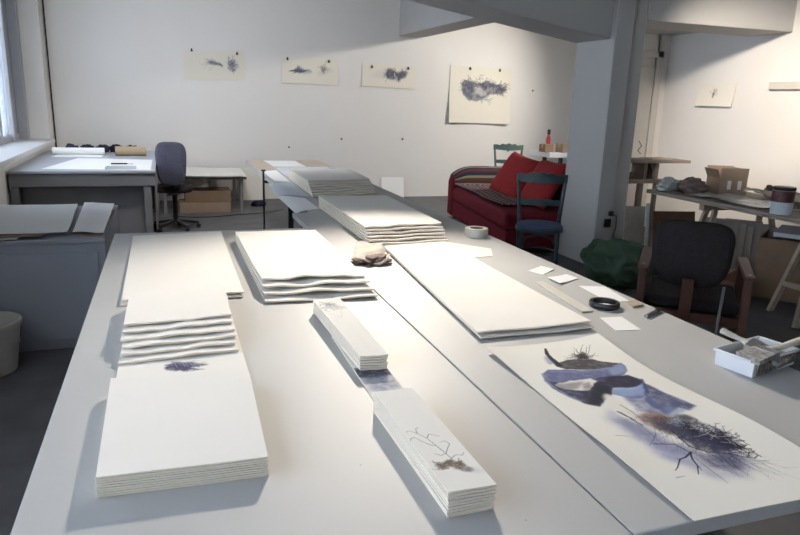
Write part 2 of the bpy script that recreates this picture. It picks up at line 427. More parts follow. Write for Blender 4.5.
MB().tube([(0, 0, .8005), (0, 0, .815)], .022, 12).build('knob', M['black_steel'], o)
MB().tube([(.0105, 0, .70), (.055, 0, .70)], .014).build('clamp', M['black_steel'], o)
MB().lathe([(.10, 0), (.10, .012), (.02, .02)]).build('foot', M['black_steel'], o)

# ================================================================== PAPER STACKS
def mk_wave(amp, f, ph, lift=0.0, back=.3, pw=2):
    """buckled front edge that calms towards the back"""
    return lambda u, v: (amp*(1+np.sin(2*PI*f*u+ph)*.6+np.sin(2*PI*f*2.3*u+ph*1.7)*.4)*(back+(1-back)*(1-v)**pw)+lift*(1-v)**3)

# 1 thick stack nearest the viewer
n = 9; pitch = .0050
for k in range(n):
    w = mk_wave(.0006, 1.1, .5)
    j = [rng.normal(0, .0005) for _ in range(4)]; j[1] = rng.normal(0, .0005)
    q = [(-.157+j[0], 1.243+j[1]), (.163+j[2], 1.232+j[1]), (.177+j[2], 1.668+j[3]), (-.163+j[0], 1.725+j[3])]
    o = sheet_mesh('paper_sheet', q, T+.0002+k*pitch, .0034, w, 22, 8, ragged=.0003, seed=k)
    i = n-1-k
    tag(o, ('blank cream top sheet of the thick front stack beside the strips' if i == 0 else '%s cream sheet down in the thick front stack' % ORD[i] if i < n-1 else 'lowest cream sheet of the thick front stack, lying on the table'), 'paper', 'sheets of the thick front stack')
STACK1_TOP = T+n*pitch
# 2 blotted sheet and the stepped stack behind it
ar = Art(-.17, .20, 1.63, 2.35, 150, 240, seed=3)
for k in range(30):
    x, y = ar.r.normal(.012, .020), ar.r.normal(1.855, .012)
    ar.stroke([(x-.010, y), (x+ar.r.uniform(.0, .02), y+ar.r.normal(0, .004))], .005, .002, (.05, .05, .11), .7)
ar.poly([(-.038, 1.848), (-.03, 1.875), (.0, 1.895), (.03, 1.885), (.055, 1.866), (.085, 1.853), (.05, 1.843), (.0, 1.825), (-.02, 1.832)], (.04, .04, .10), .95, .003, .015, 60, .45, 5)
for k in range(7): ar.stroke([(-.02+.010*k, 1.89), (-.012+.010*k, 1.85)], .0012, .0008, (.5, .5, .6), .6)
for k in range(14): ar.twig((ar.r.uniform(-.02, .05), ar.r.uniform(1.855, 1.885)), ar.r.choice([0, PI])+ar.r.normal(0, .3), .045, .0012, (.12, .12, .22), .7, .3, 1)
o = sheet_mesh('paper_sheet', [(-.16, 1.745), (.185, 1.70), (.185, 2.33), (-.15, 2.33)], T+.0002, .004, mk_wave(.0012, .9, 1.0), 120, 200, art=ar)
tag(o, 'cream sheet with a blue ink blot just behind the thick front stack', 'paper', 'sheets of the stepped stack')
fr = [(2.095, 2.13), (2.055, 2.085), (2.015, 2.035), (1.975, 2.00), (1.94, 1.965), (1.905, 1.93)]   # left / right front edges, top first
n = len(fr); pitch = .0092
for k in range(n):
    i = n-1-k; fl, frr = fr[i]
    w = mk_wave(.0024, 1.15+.12*math.sin(i*2.1), i*1.9+.4, .001, .15)
    o = sheet_mesh('paper_sheet', [(-.153+rng.normal(0, .003), fl), (.172+rng.normal(0, .004), frr), (.178, 2.445+.002*i), (-.150, 2.455+.002*i)], T+.0052+k*pitch, .0060, w, 30, 12, ragged=.0012, seed=40+k)
    tag(o, 'top sheet of the stepped stack, set farthest back' if i == 0 else '%s sheet from the top in the stepped stack with wavy edges' % ORD[i], 'paper', 'sheets of the stepped stack')
# 3 large sheets at the far end of the left table
for k, dz in enumerate((.0003, .0085)):
    w = mk_wave(.003, .75, 3.6, .003, .1) if k else mk_wave(.002, .6, 3.2, 0, .1)
    o = sheet_mesh('paper_sheet', [(-.185+.004*k, 2.495+.02*k), (.247+.004*k, 2.50+.02*k), (.262, 3.77), (-.19, 3.72)], T+dz, .0055, w, 26, 16, ragged=.0015, seed=60+k)
    tag(o, 'broad cream sheet on top of the flat pair behind the stepped stack' if k else 'lower cream sheet of the flat pair behind the stepped stack', 'paper', 'flat pair of sheets')
# 4 buckled sheets beside them
fb = [(2.405, 2.375), (2.455, 2.42), (2.50, 2.47), (2.555, 2.53)]
for k in range(4):
    w = mk_wave(.0066 if k else .0050, .80+.12*k, [2.6, 4.6, 3.1, 4.3][k], .001, .06, 6)
    o = sheet_mesh('paper_sheet', [(.318+.003*k, fb[k][0]), (.748-.004*k, fb[k][1]), (.742, 3.54-.004*k), (.318, 3.56-.006*k)], T+.0004+.0155*k, .0062, w, 34, 18, ragged=.0012, seed=70+k)
    tag(o, ['lowest buckled sheet of the four beside the table seam', 'third buckled sheet from the top of the four beside the table seam', 'second buckled sheet from the top of the four beside the table seam', 'top buckled sheet of the four beside the table seam'][k], 'paper', 'four buckled sheets')
for k in range(3):
    o = sheet_mesh('paper_sheet', [(.321+.003*k, 2.74), (.742-.004*k, 2.72), (.742, 3.54), (.319, 3.55)], T+.0004+.0155*k+.0098, .0040, mk_wave(.0006, .8, 3+.5*k, 0, .1), 20, 10)
    tag(o, 'cream sheet set back under the %s of the four buckled sheets' % ['third', 'second', 'top'][k], 'paper', 'inner sheets of the buckled stack')
# 5 far narrow strips
ar = Art(.455, .575, 1.66, 2.28, 110, 460, seed=11)
for k in range(14): ar.twig((.505+ar.r.normal(0, .010), 2.18+ar.r.normal(0, .022)), ar.r.uniform(0, 6.28), .035, .0016, (.22, .22, .25), .8)
ar.poly([(.485, 2.20), (.515, 2.215), (.545, 2.16), (.53, 2.13), (.50, 2.16)], (.35, .35, .38), .5, .006, .02, 60, .6, 2)
for k in range(4): ar.twig((.52, 2.05), 1.2+k*.9, .11, .0007, (.4, .4, .45), .6)
n = 6; pitch = .0078
for k in range(n):
    q = [(.484+rng.normal(0, .001), 1.695+rng.normal(0, .002)), (.563+rng.normal(0, .001), 1.69+rng.normal(0, .002)), (.565, 2.26), (.466, 2.258)]
    top = k == n-1
    o = sheet_mesh('paper_strip', q, T+.0055+k*pitch, .0050, mk_wave(.0010, .9, 1.2, 0, .3), 60 if top else 12, 300 if top else 10, art=ar if top else None, ragged=0 if top else .0004, seed=80+k)
    tag(o, 'top narrow strip of the far strip stack, with a small grey plant sketch' if top else '%s narrow strip from the top of the far strip stack' % ORD[n-1-k], 'paper strip', 'strips of the far strip stack')
ar = Art(.46, .58, 1.40, 2.0, 100, 300, seed=13)
ar.poly([(.46, 1.72), (.585, 1.72), (.58, 1.640), (.55, 1.650), (.52, 1.640), (.47, 1.655)], (.075, .08, .11), .98, .004, .02, 50, .3, 4)
ar.poly([(.48, 1.66), (.575, 1.655), (.57, 1.56), (.52, 1.54), (.47, 1.56)], (.27, .285, .38), .85, .012, .03, 40, .6, 8)
o = sheet_mesh('paper_strip', [(.470, 1.475), (.563, 1.475), (.570, 2.0), (.474, 2.0)], T+.0003, .004, None, 60, 220, art=ar)
tag(o, 'narrow strip with a blue-grey wash lying between the two strip stacks', 'paper strip')
# 6 near narrow strips
ar = Art(.44, .57, .96, 1.47, 170, 560, seed=17)
br = (.15, .105, .075)
ar.poly([(.470, 1.088), (.478, 1.072), (.497, 1.080), (.512, 1.058), (.532, 1.052), (.538, 1.060), (.530, 1.075), (.528, 1.098), (.515, 1.093), (.505, 1.106), (.49, 1.097), (.475, 1.103)], br, .93, .002, .010, 90, .45, 3)
ar.poly([(.51, 1.06), (.555, 1.04), (.548, 1.058), (.53, 1.066)], (.45, .46, .56), .5, .006, .01, 60, .3, 9)
for pts in ([(.512, 1.09), (.508, 1.13), (.500, 1.165), (.493, 1.20), (.480, 1.225), (.468, 1.24), (.456, 1.235)], [(.500, 1.165), (.49, 1.17), (.478, 1.19), (.468, 1.21)], [(.508, 1.13), (.520, 1.15), (.531, 1.165), (.525, 1.18), (.513, 1.175)], [(.493, 1.20), (.503, 1.215), (.512, 1.21), (.522, 1.20)], [(.512, 1.11), (.525, 1.12), (.538, 1.115), (.545, 1.125)], [(.508, 1.13), (.495, 1.125), (.485, 1.135)], [(.480, 1.225), (.484, 1.245), (.492, 1.25)], [(.468, 1.21), (.458, 1.205), (.452, 1.19)]):
    ar.stroke(pts, .0011, .0006, (.22, .21, .22), .9)
for k in range(20): ar.twig((ar.r.uniform(.478, .53), ar.r.uniform(1.075, 1.10)), ar.r.uniform(0, 6.28), .02, .0009, br, .7)
n = 8; pitch = .0065
for k in range(n):
    q = [(.458+rng.normal(0, .001), .998+rng.normal(0, .0012)), (.556+rng.normal(0, .001), 1.0+rng.normal(0, .0012)), (.5505, 1.45), (.4505, 1.452)]
    top = k == n-1
    o = sheet_mesh('paper_strip', q, T+.0046+k*pitch, .0042, mk_wave(.0004, .8, 1, 0, .5), 90 if top else 10, 340 if top else 8, art=ar if top else None, ragged=0 if top else .0003, seed=90+k)
    tag(o, 'top narrow strip of the near strip stack, with a brown root drawing' if top else '%s narrow strip from the top of the near strip stack' % ORD[n-1-k], 'paper strip', 'strips of the near strip stack')
o = sheet_mesh('paper_strip', [(.460, 1.0), (.555, 1.002), (.5485, 1.452), (.452, 1.452)], T+.0003, .0038, None, 8, 8)
tag(o, 'bottom narrow strip of the near strip stack, flat on the table', 'paper strip', 'strips of the near strip stack')
# 7 long flat sheets across the middle table
for k, dz in enumerate((.0003, .0075)):
    o = sheet_mesh('paper_sheet', [(.935-.006*k, 1.852+.018*k), (1.362+.004*k, 1.852+.02*k), (1.40, 3.27), (1.035, 3.225)], T+dz+.0045, .0055, mk_wave(.0022, .55, 3.4+.4*k, .006*k, .05), 26, 20, ragged=.0012, seed=100+k)
    tag(o, ['under sheet of the long flat pair next to the cards', 'large blank upper sheet of the long flat pair next to the cards'][k], 'paper', 'long flat pair of sheets')
ar = Art(.93, 1.62, 3.0, 3.5, 200, 140, seed=21)
for k in range(9): ar.poly([(1.07+.04*k, 3.29), (1.10+.04*k, 3.30), (1.12+.04*k, 3.27), (1.08+.04*k, 3.26)], (.14, .16, .20), .8, .004, .03, 40, .5, k)
o = sheet_mesh('paper_sheet', [(1.05, 2.90), (1.53, 2.96), (1.60, 3.12), (1.40, 3.36)], T+.0003, .002, None, 160, 110, art=ar)
tag(o, 'thin sheet with dark ink marks sticking out under the wavy stack', 'paper')
# 8 wavy stack past the middle
fc = [(3.285, 3.30), (3.31, 3.335), (3.335, 3.36), (3.36, 3.385), (3.38, 3.41), (3.40, 3.44)]
for k in range(6):
    i = 5-k
    w = mk_wave(.0032, .8+.12*k, 2.9+.7*math.sin(k*1.7), .001, .15)
    o = sheet_mesh('paper_sheet', [(.985, fc[k][0]), (1.43+.003*k, fc[k][1]), (1.475, 4.56), (.985, 4.58)], T+.0045+.0142*k, .0085, w, 30, 18, ragged=.0016, seed=110+k)
    tag(o, 'top sheet of the wavy stack beside the tape roll' if i == 0 else '%s sheet from the top in the wavy stack beside the tape roll' % ORD[i], 'paper', 'wavy stack of sheets')
# 9 far stack
for k in range(7):
    i = 6-k
    w = mk_wave(.0015, .9+.1*k, 1.4+.9*k, 0, .05)
    o = sheet_mesh('paper_sheet', [(1.045+.004*k, 5.06+.055*k), (1.60+.004*k, 5.20+.045*k), (1.66, 6.35), (1.07, 6.30)], T+.0045+.0130*k, .0080, w, 26, 12, ragged=.003, seed=130+k)
    tag(o, 'bluish top sheet of the farthest paper stack' if i == 0 else '%s sheet from the top in the farthest paper stack' % ORD[i], 'paper', 'farthest stack of sheets')
# loose sheets on the back table
def loose(q, z, lab, m='paper', wave=None, name='paper_sheet', ragged=.002, t=.002, seed=5):
    o = sheet_mesh(name, q, z, t, wave, 14, 10, m=M[m], ragged=ragged, seed=seed); tag(o, lab, 'paper'); return o
hang = lambda u, v: -.018*np.clip(1-u*2.4, 0, 1)**2+.004
loose([(.800, 4.43), (.975, 4.50), (.975, 5.02), (.80, 5.22)], T+.0005, 'pale blue-grey sheet hanging over the table edge beside the wavy stack', 'paper_white', hang)
loose([(.805, 5.26), (1.02, 5.08), (1.05, 6.0), (.83, 5.95)], T+.003, 'darker grey sheet by the table edge next to the farthest stack', 'paper_grey', hang)
loose([(.905, 6.05), (1.04, 6.02), (1.06, 7.0), (.905, 6.9)], T+.006, 'white sheet behind the clamp pole on the back table', 'paper_white')
loose([(.89, 7.05), (1.07, 6.9), (1.07, 8.12), (.89, 8.15)], T+.001, 'tan sheet at the far corner of the back table', 'paper_tan')
loose([(1.08, 6.45), (1.66, 6.5), (1.68, 7.4), (1.09, 7.3)], T+.001, 'grey-white sheet just behind the farthest stack', 'paper_grey')
loose([(1.10, 7.4), (1.45, 7.42), (1.45, 8.1), (1.08, 8.12)], T+.001, 'white sheet at the far edge of the back table', 'paper_white')
loose([(1.47, 7.45), (1.74, 7.42), (1.74, 8.12), (1.47, 8.1)], T+.001, 'brown sheet on the far corner of the back table by the wall', 'paper_tan')

# ================================================================== THE BIG INK PAINTING
PAINT_DATA = None
ar = Art(.88, 1.36, .84, 1.80, 330, 660, base=(.80, .78, .72), seed=31)
#<P>
ar.poly([(1.0174, 1.3117), (1.0577, 1.2747), (1.0597, 1.1998), (1.0672, 1.1075), (1.1055, 1.0653), (1.173, 1.0361), (1.1783, 0.9851), (1.1102, 0.9487), (1.0543, 0.9647), (1.034, 1.0069), (1.0031, 1.0538), (0.9909, 1.1288), (0.9935, 1.2062)], (0.1362, 0.1571, 0.3518), 0.55, 0.012, 0.05, 20, 0.55, 3)
ar.poly([(1.022, 1.2716), (1.0567, 1.2126), (1.0667, 1.1294), (1.0979, 1.0778), (1.0615, 1.0374), (1.0235, 1.078), (1.0049, 1.1465), (1.0008, 1.216)], (0.103, 0.1185, 0.2853), 0.5, 0.01, 0.04, 24, 0.6, 5)
ar.poly([(1.0223, 1.1527), (1.0604, 1.0779), (1.0408, 1.0144), (1.011, 1.0419), (0.9938, 1.0863)], (0.2883, 0.2926, 0.5098), 0.5, 0.012, 0.04, 24, 0.5, 6)
ar.poly([(1.088, 1.0599), (1.181, 1.0442), (1.139, 0.9772), (1.0936, 0.9807), (1.0647, 1.0076)], (0.0356, 0.0427, 0.1117), 0.75, 0.008, 0.04, 30, 0.6, 7)
ar.stroke([(1.097, 1.7231), (1.0761, 1.6784), (1.067, 1.6397), (1.0608, 1.5887)], 0.004, 0.011, (0.0283, 0.0302, 0.0554), 0.95)
ar.poly([(1.052, 1.657), (1.075, 1.6718), (1.0557, 1.6029), (1.0347, 1.5954)], (0.1134, 0.1307, 0.2853), 0.7, 0.004, 0.01, 40, 0.3, 1)
ar.poly([(1.0489, 1.5918), (1.0902, 1.6137), (1.112, 1.6214), (1.15, 1.6184), (1.1892, 1.6084), (1.2116, 1.5826), (1.245, 1.5608), (1.2524, 1.5497), (1.2098, 1.54), (1.1658, 1.5337), (1.113, 1.5374), (1.0636, 1.5539), (1.0492, 1.579)], (0.031, 0.028, 0.04), 0.96, 0.002, 0.008, 50, 0.1, 2)
ar.poly([(0.9786, 1.5419), (1.0104, 1.564), (1.0622, 1.5518), (1.1109, 1.5342), (1.1644, 1.5315), (1.2241, 1.544), (1.2596, 1.561), (1.258, 1.5379), (1.2348, 1.4996), (1.2091, 1.4781), (1.1547, 1.4639), (1.121, 1.4774), (1.0669, 1.4684), (1.0001, 1.4701), (0.9748, 1.496)], (0.1009, 0.1162, 0.2454), 0.96, 0.002, 0.004, 40, 0.12, 3)
ar.poly([(1.1872, 1.5244), (1.2547, 1.5543), (1.2534, 1.5326), (1.2334, 1.4999), (1.2021, 1.4836), (1.1706, 1.4858)], (0.2701, 0.3431, 0.5275), 0.8, 0.004, 0.006, 40, 0.15, 4)
ar.poly([(1.0118, 1.5575), (1.1088, 1.5311), (1.2059, 1.5347), (1.2458, 1.554), (1.2427, 1.5444), (1.1967, 1.5219), (1.1004, 1.5186), (1.0094, 1.5447)], (0.2195, 0.2542, 0.4371), 0.55, 0.002, 0.003, 40, 0.1, 4)
ar.poly([(0.9786, 1.5419), (0.9748, 1.496), (1.0013, 1.472), (1.0669, 1.4684), (1.1224, 1.4794), (1.1618, 1.4738), (1.2169, 1.4737), (1.2356, 1.4333), (1.2177, 1.4037), (1.1752, 1.3905), (1.1178, 1.4057), (1.0897, 1.3705), (1.0519, 1.3497), (1.016, 1.3198), (0.9901, 1.3464), (0.9693, 1.3974), (0.9573, 1.4504), (0.9614, 1.4996)], (0.0356, 0.0383, 0.0879), 0.97, 0.002, 0.004, 40, 0.12, 5)
ar.poly([(1.1555, 1.4802), (1.2154, 1.4717), (1.2324, 1.4307), (1.2147, 1.4068), (1.175, 1.3972), (1.1263, 1.4101), (1.1127, 1.4427)], (0.0206, 0.0209, 0.0448), 0.85, 0.004, 0.004, 40, 0.12, 6)
ar.poly([(1.021, 1.4227), (1.0903, 1.4486), (1.1148, 1.4087), (1.0875, 1.371), (1.051, 1.352), (1.0187, 1.3308), (1.0026, 1.365)], (0.0251, 0.0257, 0.0527), 0.75, 0.004, 0.006, 40, 0.15, 6)
ar.stroke([(0.9786, 1.5419), (0.9636, 1.499), (0.9646, 1.454), (0.9733, 1.4036), (0.9897, 1.3604)], 0.0035, 0.002, (0.2526, 0.3007, 0.4811), 0.8)
ar.stroke([(0.9715, 1.5165), (0.973, 1.4594), (0.9891, 1.4205), (1.0159, 1.3922)], 0.003, 0.002, (0.1485, 0.1714, 0.3287), 0.5)
ar.poly([(0.9784, 1.4724), (1.0316, 1.4788), (1.098, 1.4752), (1.1015, 1.457), (1.048, 1.4134), (1.0309, 1.4147), (0.9886, 1.4356), (0.9742, 1.4613)], (0.7605, 0.7157, 0.6584), 0.97, 0.002, 0.006, 50, 0, 7)
ar.poly([(1.0559, 1.452), (1.078, 1.4575), (1.0719, 1.4333), (1.0461, 1.4107), (1.0309, 1.4147)], (0.108, 0.0822, 0.0751), 0.7, 0.003, 0.01, 60, 0.5, 8)
ar.poly([(1.1165, 1.4039), (1.1752, 1.3905), (1.2236, 1.4112), (1.1832, 1.3455), (1.1539, 1.3295), (1.1181, 1.3432), (1.0935, 1.3736)], (0.2259, 0.3007, 0.504), 0.96, 0.002, 0.004, 40, 0.12, 9)
ar.poly([(1.1161, 1.4018), (1.1738, 1.3887), (1.2184, 1.408), (1.2104, 1.3945), (1.1627, 1.3743), (1.1068, 1.3892)], (0.3189, 0.4079, 0.6018), 0.7, 0.003, 0.003, 40, 0.1, 9)
ar.stroke([(1.2385, 1.4384), (1.2199, 1.4031), (1.1916, 1.356)], 0.003, 0.004, (0.075, 0.0962, 0.209), 0.8)
ar.poly([(0.9748, 1.479), (1.0001, 1.4701), (1.0656, 1.4665), (1.0271, 1.432), (0.9848, 1.4216), (0.9635, 1.4358)], (0.0206, 0.0217, 0.05), 0.6, 0.004, 0.006, 40, 0.2, 31)
ar.poly([(1.0903, 1.4486), (1.1195, 1.4523), (1.117, 1.4081), (1.0888, 1.3728), (1.0498, 1.3503), (1.0162, 1.3237), (0.9954, 1.3469), (1.0373, 1.3865)], (0.0132, 0.0135, 0.0274), 0.8, 0.004, 0.008, 40, 0.2, 32)
ar.stroke([(1.0492, 1.579), (1.1137, 1.5384), (1.1658, 1.5337), (1.2241, 1.544)], 0.0016, 0.0012, (0.0142, 0.0129, 0.02), 0.7)
ar.stroke([(1.0933, 1.7168), (1.074, 1.672), (1.0659, 1.6332), (1.0622, 1.5884)], 0.002, 0.006, (0.0132, 0.0135, 0.0238), 0.9)
ar.poly([(1.2233, 1.4156), (1.2338, 1.3818), (1.238, 1.333), (1.2508, 1.2967), (1.26, 1.2516), (1.2248, 1.2346), (1.2112, 1.2594), (1.1557, 1.2352), (1.1482, 1.2764), (1.152, 1.3162)], (0.0652, 0.0748, 0.1697), 0.95, 0.003, 0.008, 36, 0.2, 10)
ar.poly([(1.1127, 1.3478), (1.1724, 1.3419), (1.1768, 1.2687), (1.1581, 1.2219), (1.1277, 1.2428), (1.0997, 1.2763)], (0.1178, 0.1357, 0.2853), 0.8, 0.006, 0.02, 36, 0.35, 11)
ar.poly([(1.1814, 1.2741), (1.2112, 1.2594), (1.2201, 1.2371), (1.1737, 1.224), (1.1557, 1.2352)], (0.1892, 0.2542, 0.4371), 0.7, 0.004, 0.012, 40, 0.3, 12)
ar.poly([(1.0744, 1.3825), (1.0876, 1.3617), (1.0909, 1.3188), (1.0801, 1.2686), (1.066, 1.2161), (1.0497, 1.2206), (1.0386, 1.267), (1.0367, 1.3199)], (0.7758, 0.7454, 0.6724), 0.9, 0.004, 0.015, 50, 0, 12)
ar.stroke([(1.0449, 1.2846), (1.0544, 1.2439), (1.0582, 1.2062)], 0.003, 0.002, (0.0132, 0.0147, 0.0334), 0.8)
ar.stroke([(1.0752, 1.3163), (1.0801, 1.2686), (1.0754, 1.2196)], 0.0015, 0.001, (0.0356, 0.0405, 0.0739), 0.7)
ar.poly([(1.0831, 1.255), (1.1237, 1.2633), (1.1501, 1.2367), (1.1574, 1.1972), (1.1054, 1.1523), (1.0801, 1.1766), (1.0621, 1.2111)], (0.2623, 0.1384, 0.0887), 0.9, 0.006, 0.02, 40, 0.45, 13)
ar.poly([(1.1179, 1.2391), (1.1625, 1.227), (1.1739, 1.1927), (1.1186, 1.1373), (1.0857, 1.152), (1.0812, 1.1939)], (0.0589, 0.0376, 0.0424), 0.75, 0.005, 0.02, 40, 0.5, 14)
ar.poly([(1.1427, 1.2198), (1.1882, 1.2328), (1.2027, 1.2097), (1.2035, 1.1724), (1.222, 1.141), (1.2207, 1.0978), (1.2152, 1.0556), (1.1773, 1.0536), (1.1245, 1.0518), (1.1017, 1.082), (1.095, 1.1326)], (0.0206, 0.0217, 0.0474), 0.88, 0.004, 0.03, 40, 0.4, 15)
ar.poly([(1.1765, 1.1213), (1.2102, 1.1007), (1.2131, 1.0541), (1.1624, 1.0515), (1.1333, 1.0679)], (0.0179, 0.018, 0.0334), 0.9, 0.003, 0.015, 40, 0.25, 16)
ar.poly([(1.1926, 1.1754), (1.2219, 1.1553), (1.2203, 1.1321), (1.1807, 1.1258), (1.1667, 1.1469)], (0.6724, 0.6724, 0.6724), 0.75, 0.004, 0.025, 45, 0.5, 17)
ar.poly([(1.1384, 1.2147), (1.1704, 1.2122), (1.1653, 1.1829), (1.131, 1.1743)], (0.2195, 0.2769, 0.4058), 0.55, 0.004, 0.02, 45, 0.5, 18)
ar.stroke([(1.1135, 1.1851), (1.0953, 1.0891), (1.1167, 1.057), (1.1614, 1.0374), (1.1811, 1.0187), (1.2003, 1.0063), (1.217, 1.0136)], 0.0028, 0.0016, (0.0132, 0.0124, 0.0256), 0.8)
ar.stroke([(1.0792, 1.0675), (1.049, 1.0508), (1.0298, 1.0463), (0.9985, 1.017), (0.9842, 1.0072)], 0.0028, 0.001, (0.0154, 0.0187, 0.0583), 0.95)
ar.stroke([(1.0746, 1.0658), (1.0576, 1.0385), (1.048, 1.0123), (1.0236, 0.9823)], 0.0026, 0.0012, (0.0154, 0.0187, 0.0583), 0.95)
ar.stroke([(1.048, 1.0123), (1.0439, 0.9948)], 0.0015, 0.001, (0.0154, 0.0187, 0.0583), 0.9)
ar.stroke([(1.0298, 1.0463), (1.0263, 1.0493)], 0.002, 0.001, (0.0154, 0.0187, 0.0583), 0.9)
ar.stroke([(1.0214, 1.1203), (1.0672, 1.1075), (1.0766, 1.0611)], 0.0022, 0.002, (0.0356, 0.0321, 0.0583), 0.8)
ar.stroke([(0.9586, 1.1759), (0.9875, 1.1646)], 0.0014, 0.0007, (0.0592, 0.0677, 0.1606), 0.7)
ar.stroke([(1.0506, 1.2831), (1.052, 1.1901), (1.0417, 1.1146)], 0.0014, 0.0007, (0.0592, 0.0677, 0.1606), 0.7)
ar.stroke([(1.0686, 1.0453), (1.061, 0.9717), (1.0575, 0.9375)], 0.0014, 0.0007, (0.0592, 0.0677, 0.1606), 0.7)
ar.stroke([(1.0857, 1.0505), (1.0912, 0.9907), (1.1102, 0.9487)], 0.0014, 0.0007, (0.0592, 0.0677, 0.1606), 0.7)
ar.stroke([(1.1154, 1.0421), (1.1249, 1.0001), (1.1267, 0.953)], 0.0014, 0.0007, (0.0592, 0.0677, 0.1606), 0.7)
ar.stroke([(1.1414, 1.0298), (1.1464, 0.9845)], 0.0014, 0.0007, (0.0592, 0.0677, 0.1606), 0.7)
ar.stroke([(0.9648, 0.9813), (0.9894, 0.9831)], 0.0014, 0.0007, (0.0592, 0.0677, 0.1606), 0.7)
ar.stroke([(1.1617, 1.0312), (1.1949, 0.9949), (1.2204, 0.9888)], 0.0014, 0.0007, (0.0592, 0.0677, 0.1606), 0.7)
ar.stroke([(1.0632, 1.1639), (1.0357, 1.138), (1.0043, 1.1144)], 0.0014, 0.0007, (0.0592, 0.0677, 0.1606), 0.7)
ar.stroke([(1.1559, 1.6102), (1.1812, 1.6659), (1.1919, 1.714)], 0.0014, 0.0006, (0.0252, 0.0217, 0.0271), 0.9)
ar.stroke([(1.1598, 1.6159), (1.1944, 1.6769), (1.2357, 1.7256)], 0.0014, 0.0006, (0.0252, 0.0217, 0.0271), 0.9)
ar.stroke([(1.1647, 1.6147), (1.208, 1.6662), (1.2384, 1.7068)], 0.0014, 0.0006, (0.0252, 0.0217, 0.0271), 0.9)
ar.stroke([(1.1671, 1.6141), (1.2115, 1.6582), (1.2575, 1.7171)], 0.0014, 0.0006, (0.0252, 0.0217, 0.0271), 0.9)
ar.stroke([(1.1696, 1.6134), (1.2117, 1.637), (1.2276, 1.626)], 0.0014, 0.0006, (0.0252, 0.0217, 0.0271), 0.9)
ar.stroke([(1.1533, 1.6149), (1.1608, 1.657), (1.1781, 1.6882)], 0.0014, 0.0006, (0.0252, 0.0217, 0.0271), 0.9)
ar.stroke([(1.1484, 1.6161), (1.1305, 1.637), (1.1207, 1.6395)], 0.0014, 0.0006, (0.0252, 0.0217, 0.0271), 0.9)
ar.stroke([(1.1705, 1.6105), (1.1972, 1.62), (1.2317, 1.6531)], 0.0014, 0.0006, (0.0252, 0.0217, 0.0271), 0.9)
ar.stroke([(1.1778, 1.6387), (1.1802, 1.6733), (1.1939, 1.6988)], 0.0014, 0.0006, (0.0252, 0.0217, 0.0271), 0.9)
ar.stroke([(1.1387, 1.6186), (1.1157, 1.6272), (1.0999, 1.6245)], 0.0014, 0.0006, (0.0252, 0.0217, 0.0271), 0.9)
ar.poly([(1.1435, 1.6174), (1.1797, 1.6592), (1.202, 1.6749), (1.1974, 1.6505), (1.1794, 1.6109)], (0.0208, 0.0185, 0.0217), 0.9, 0.003, 0.012, 60, 0.2, 20)
for k in range(46): ar.twig((1.1661+ar.r.normal(0, .012), 1.6211+ar.r.normal(0, .004)), 1.7+ar.r.normal(0, .7), .035, .0009, (.03, .027, .035), .7)
for k in range(170):
    t = ar.r.random(); ar.twig((1.1483+t*(0.0500)+ar.r.normal(0, .016), 1.1637+t*(-0.1086)+ar.r.normal(0, .016)), ar.r.uniform(0, 6.28), .044, .0014, (.015, .016, .04), .85, 1.0)
for k in range(90):
    t = ar.r.random(); ar.twig((1.0985+t*(0.0745)+ar.r.normal(0, .01), 1.2319+t*(-0.1958)+ar.r.normal(0, .01)), -1.599+ar.r.normal(0, .35), .11, .0009, (.05, .052, .12), .55, .25, 1)
for k in range(40):
    t = ar.r.random(); ar.twig((1.0985+t*(0.0745)*.6, 1.2319+t*(-0.1958)*.6), 2.023+ar.r.normal(0, .3), .07, .0009, (.07, .07, .14), .5, .25, 1)
for k in range(22):
    t = ar.r.random(); ar.twig((1.1507+t*(0.0634)+ar.r.normal(0, .012), 1.2052+t*(-0.1277)+ar.r.normal(0, .014)), ar.r.uniform(0, 6.28), .03, .0011, (.62, .62, .64), .4, .8, 1)
#</P>
def pedge(X, Y, u, v):
    X = X+.018*np.sin(PI*v)*(1-u)*-0+.012*np.sin(2*PI*v+.4)*u-.004*np.sin(2.5*PI*v)*(1-u)
    return X, Y
pw = lambda u, v: (.2+.8*np.clip(v*3, 0, 1))*.010*(np.clip(np.abs(u-.5)*2, 0, 1)**3)*(.5+.5*np.sin(2.2*PI*v+.6))+.002*np.sin(2*PI*(u*.7+v*1.3))+.004
o = sheet_mesh('ink_painting', [(.896, .853), (1.318, .850), (1.328, 1.785), (.910, 1.757)], T+.0005, .0016, pw, 300, 640, art=ar, edge=pedge)
tag(o, 'large cream sheet with a blue-black ink painting of vessels and thorny twigs', 'painting')

# ================================================================== SMALL THINGS ON THE TABLES
o = thing('tape_roll', 'roll of cream masking tape standing on the table near the sofa', 'tape', (1.668, 3.45, T))
MB().lathe([(.040, 0), (.066, 0), (.066, .050), (.040, .050)], n=36, close=True).build('tape', M['tape_side'], o, bevel=.002)
MB().lathe([(.037, .001), (.0395, .001), (.0395, .049), (.037, .049)], n=36, close=True).build('core', M['card_pale'], o)
tag(MB().lathe([(.045, 0), (.056, 0), (.058, .004), (.058, .018), (.055, .022), (.046, .022)], (1.572, 2.085, T), 40, close=True).build('tape_ring', M['black_plastic'], smooth=True, autosmooth=True), 'black ring of tape lying flat between the small cards', 'tape')
tag(MB().lump((1.572, 2.085, T+.004), (.030, .016, .006), 3, .4, sub=3, flat=T).build('paper_scrap', M['paper_white'], smooth=True), 'white paper scrap inside the black tape ring', 'paper')
def card(q, lab, m='paper_white', t=.0015, wave=None, name='card', cat='card'):
    o = sheet_mesh(name, q, T+.0003, t, wave, 8, 8, m=M[m]); tag(o, lab, cat, 'small cards by the table edge'); return o
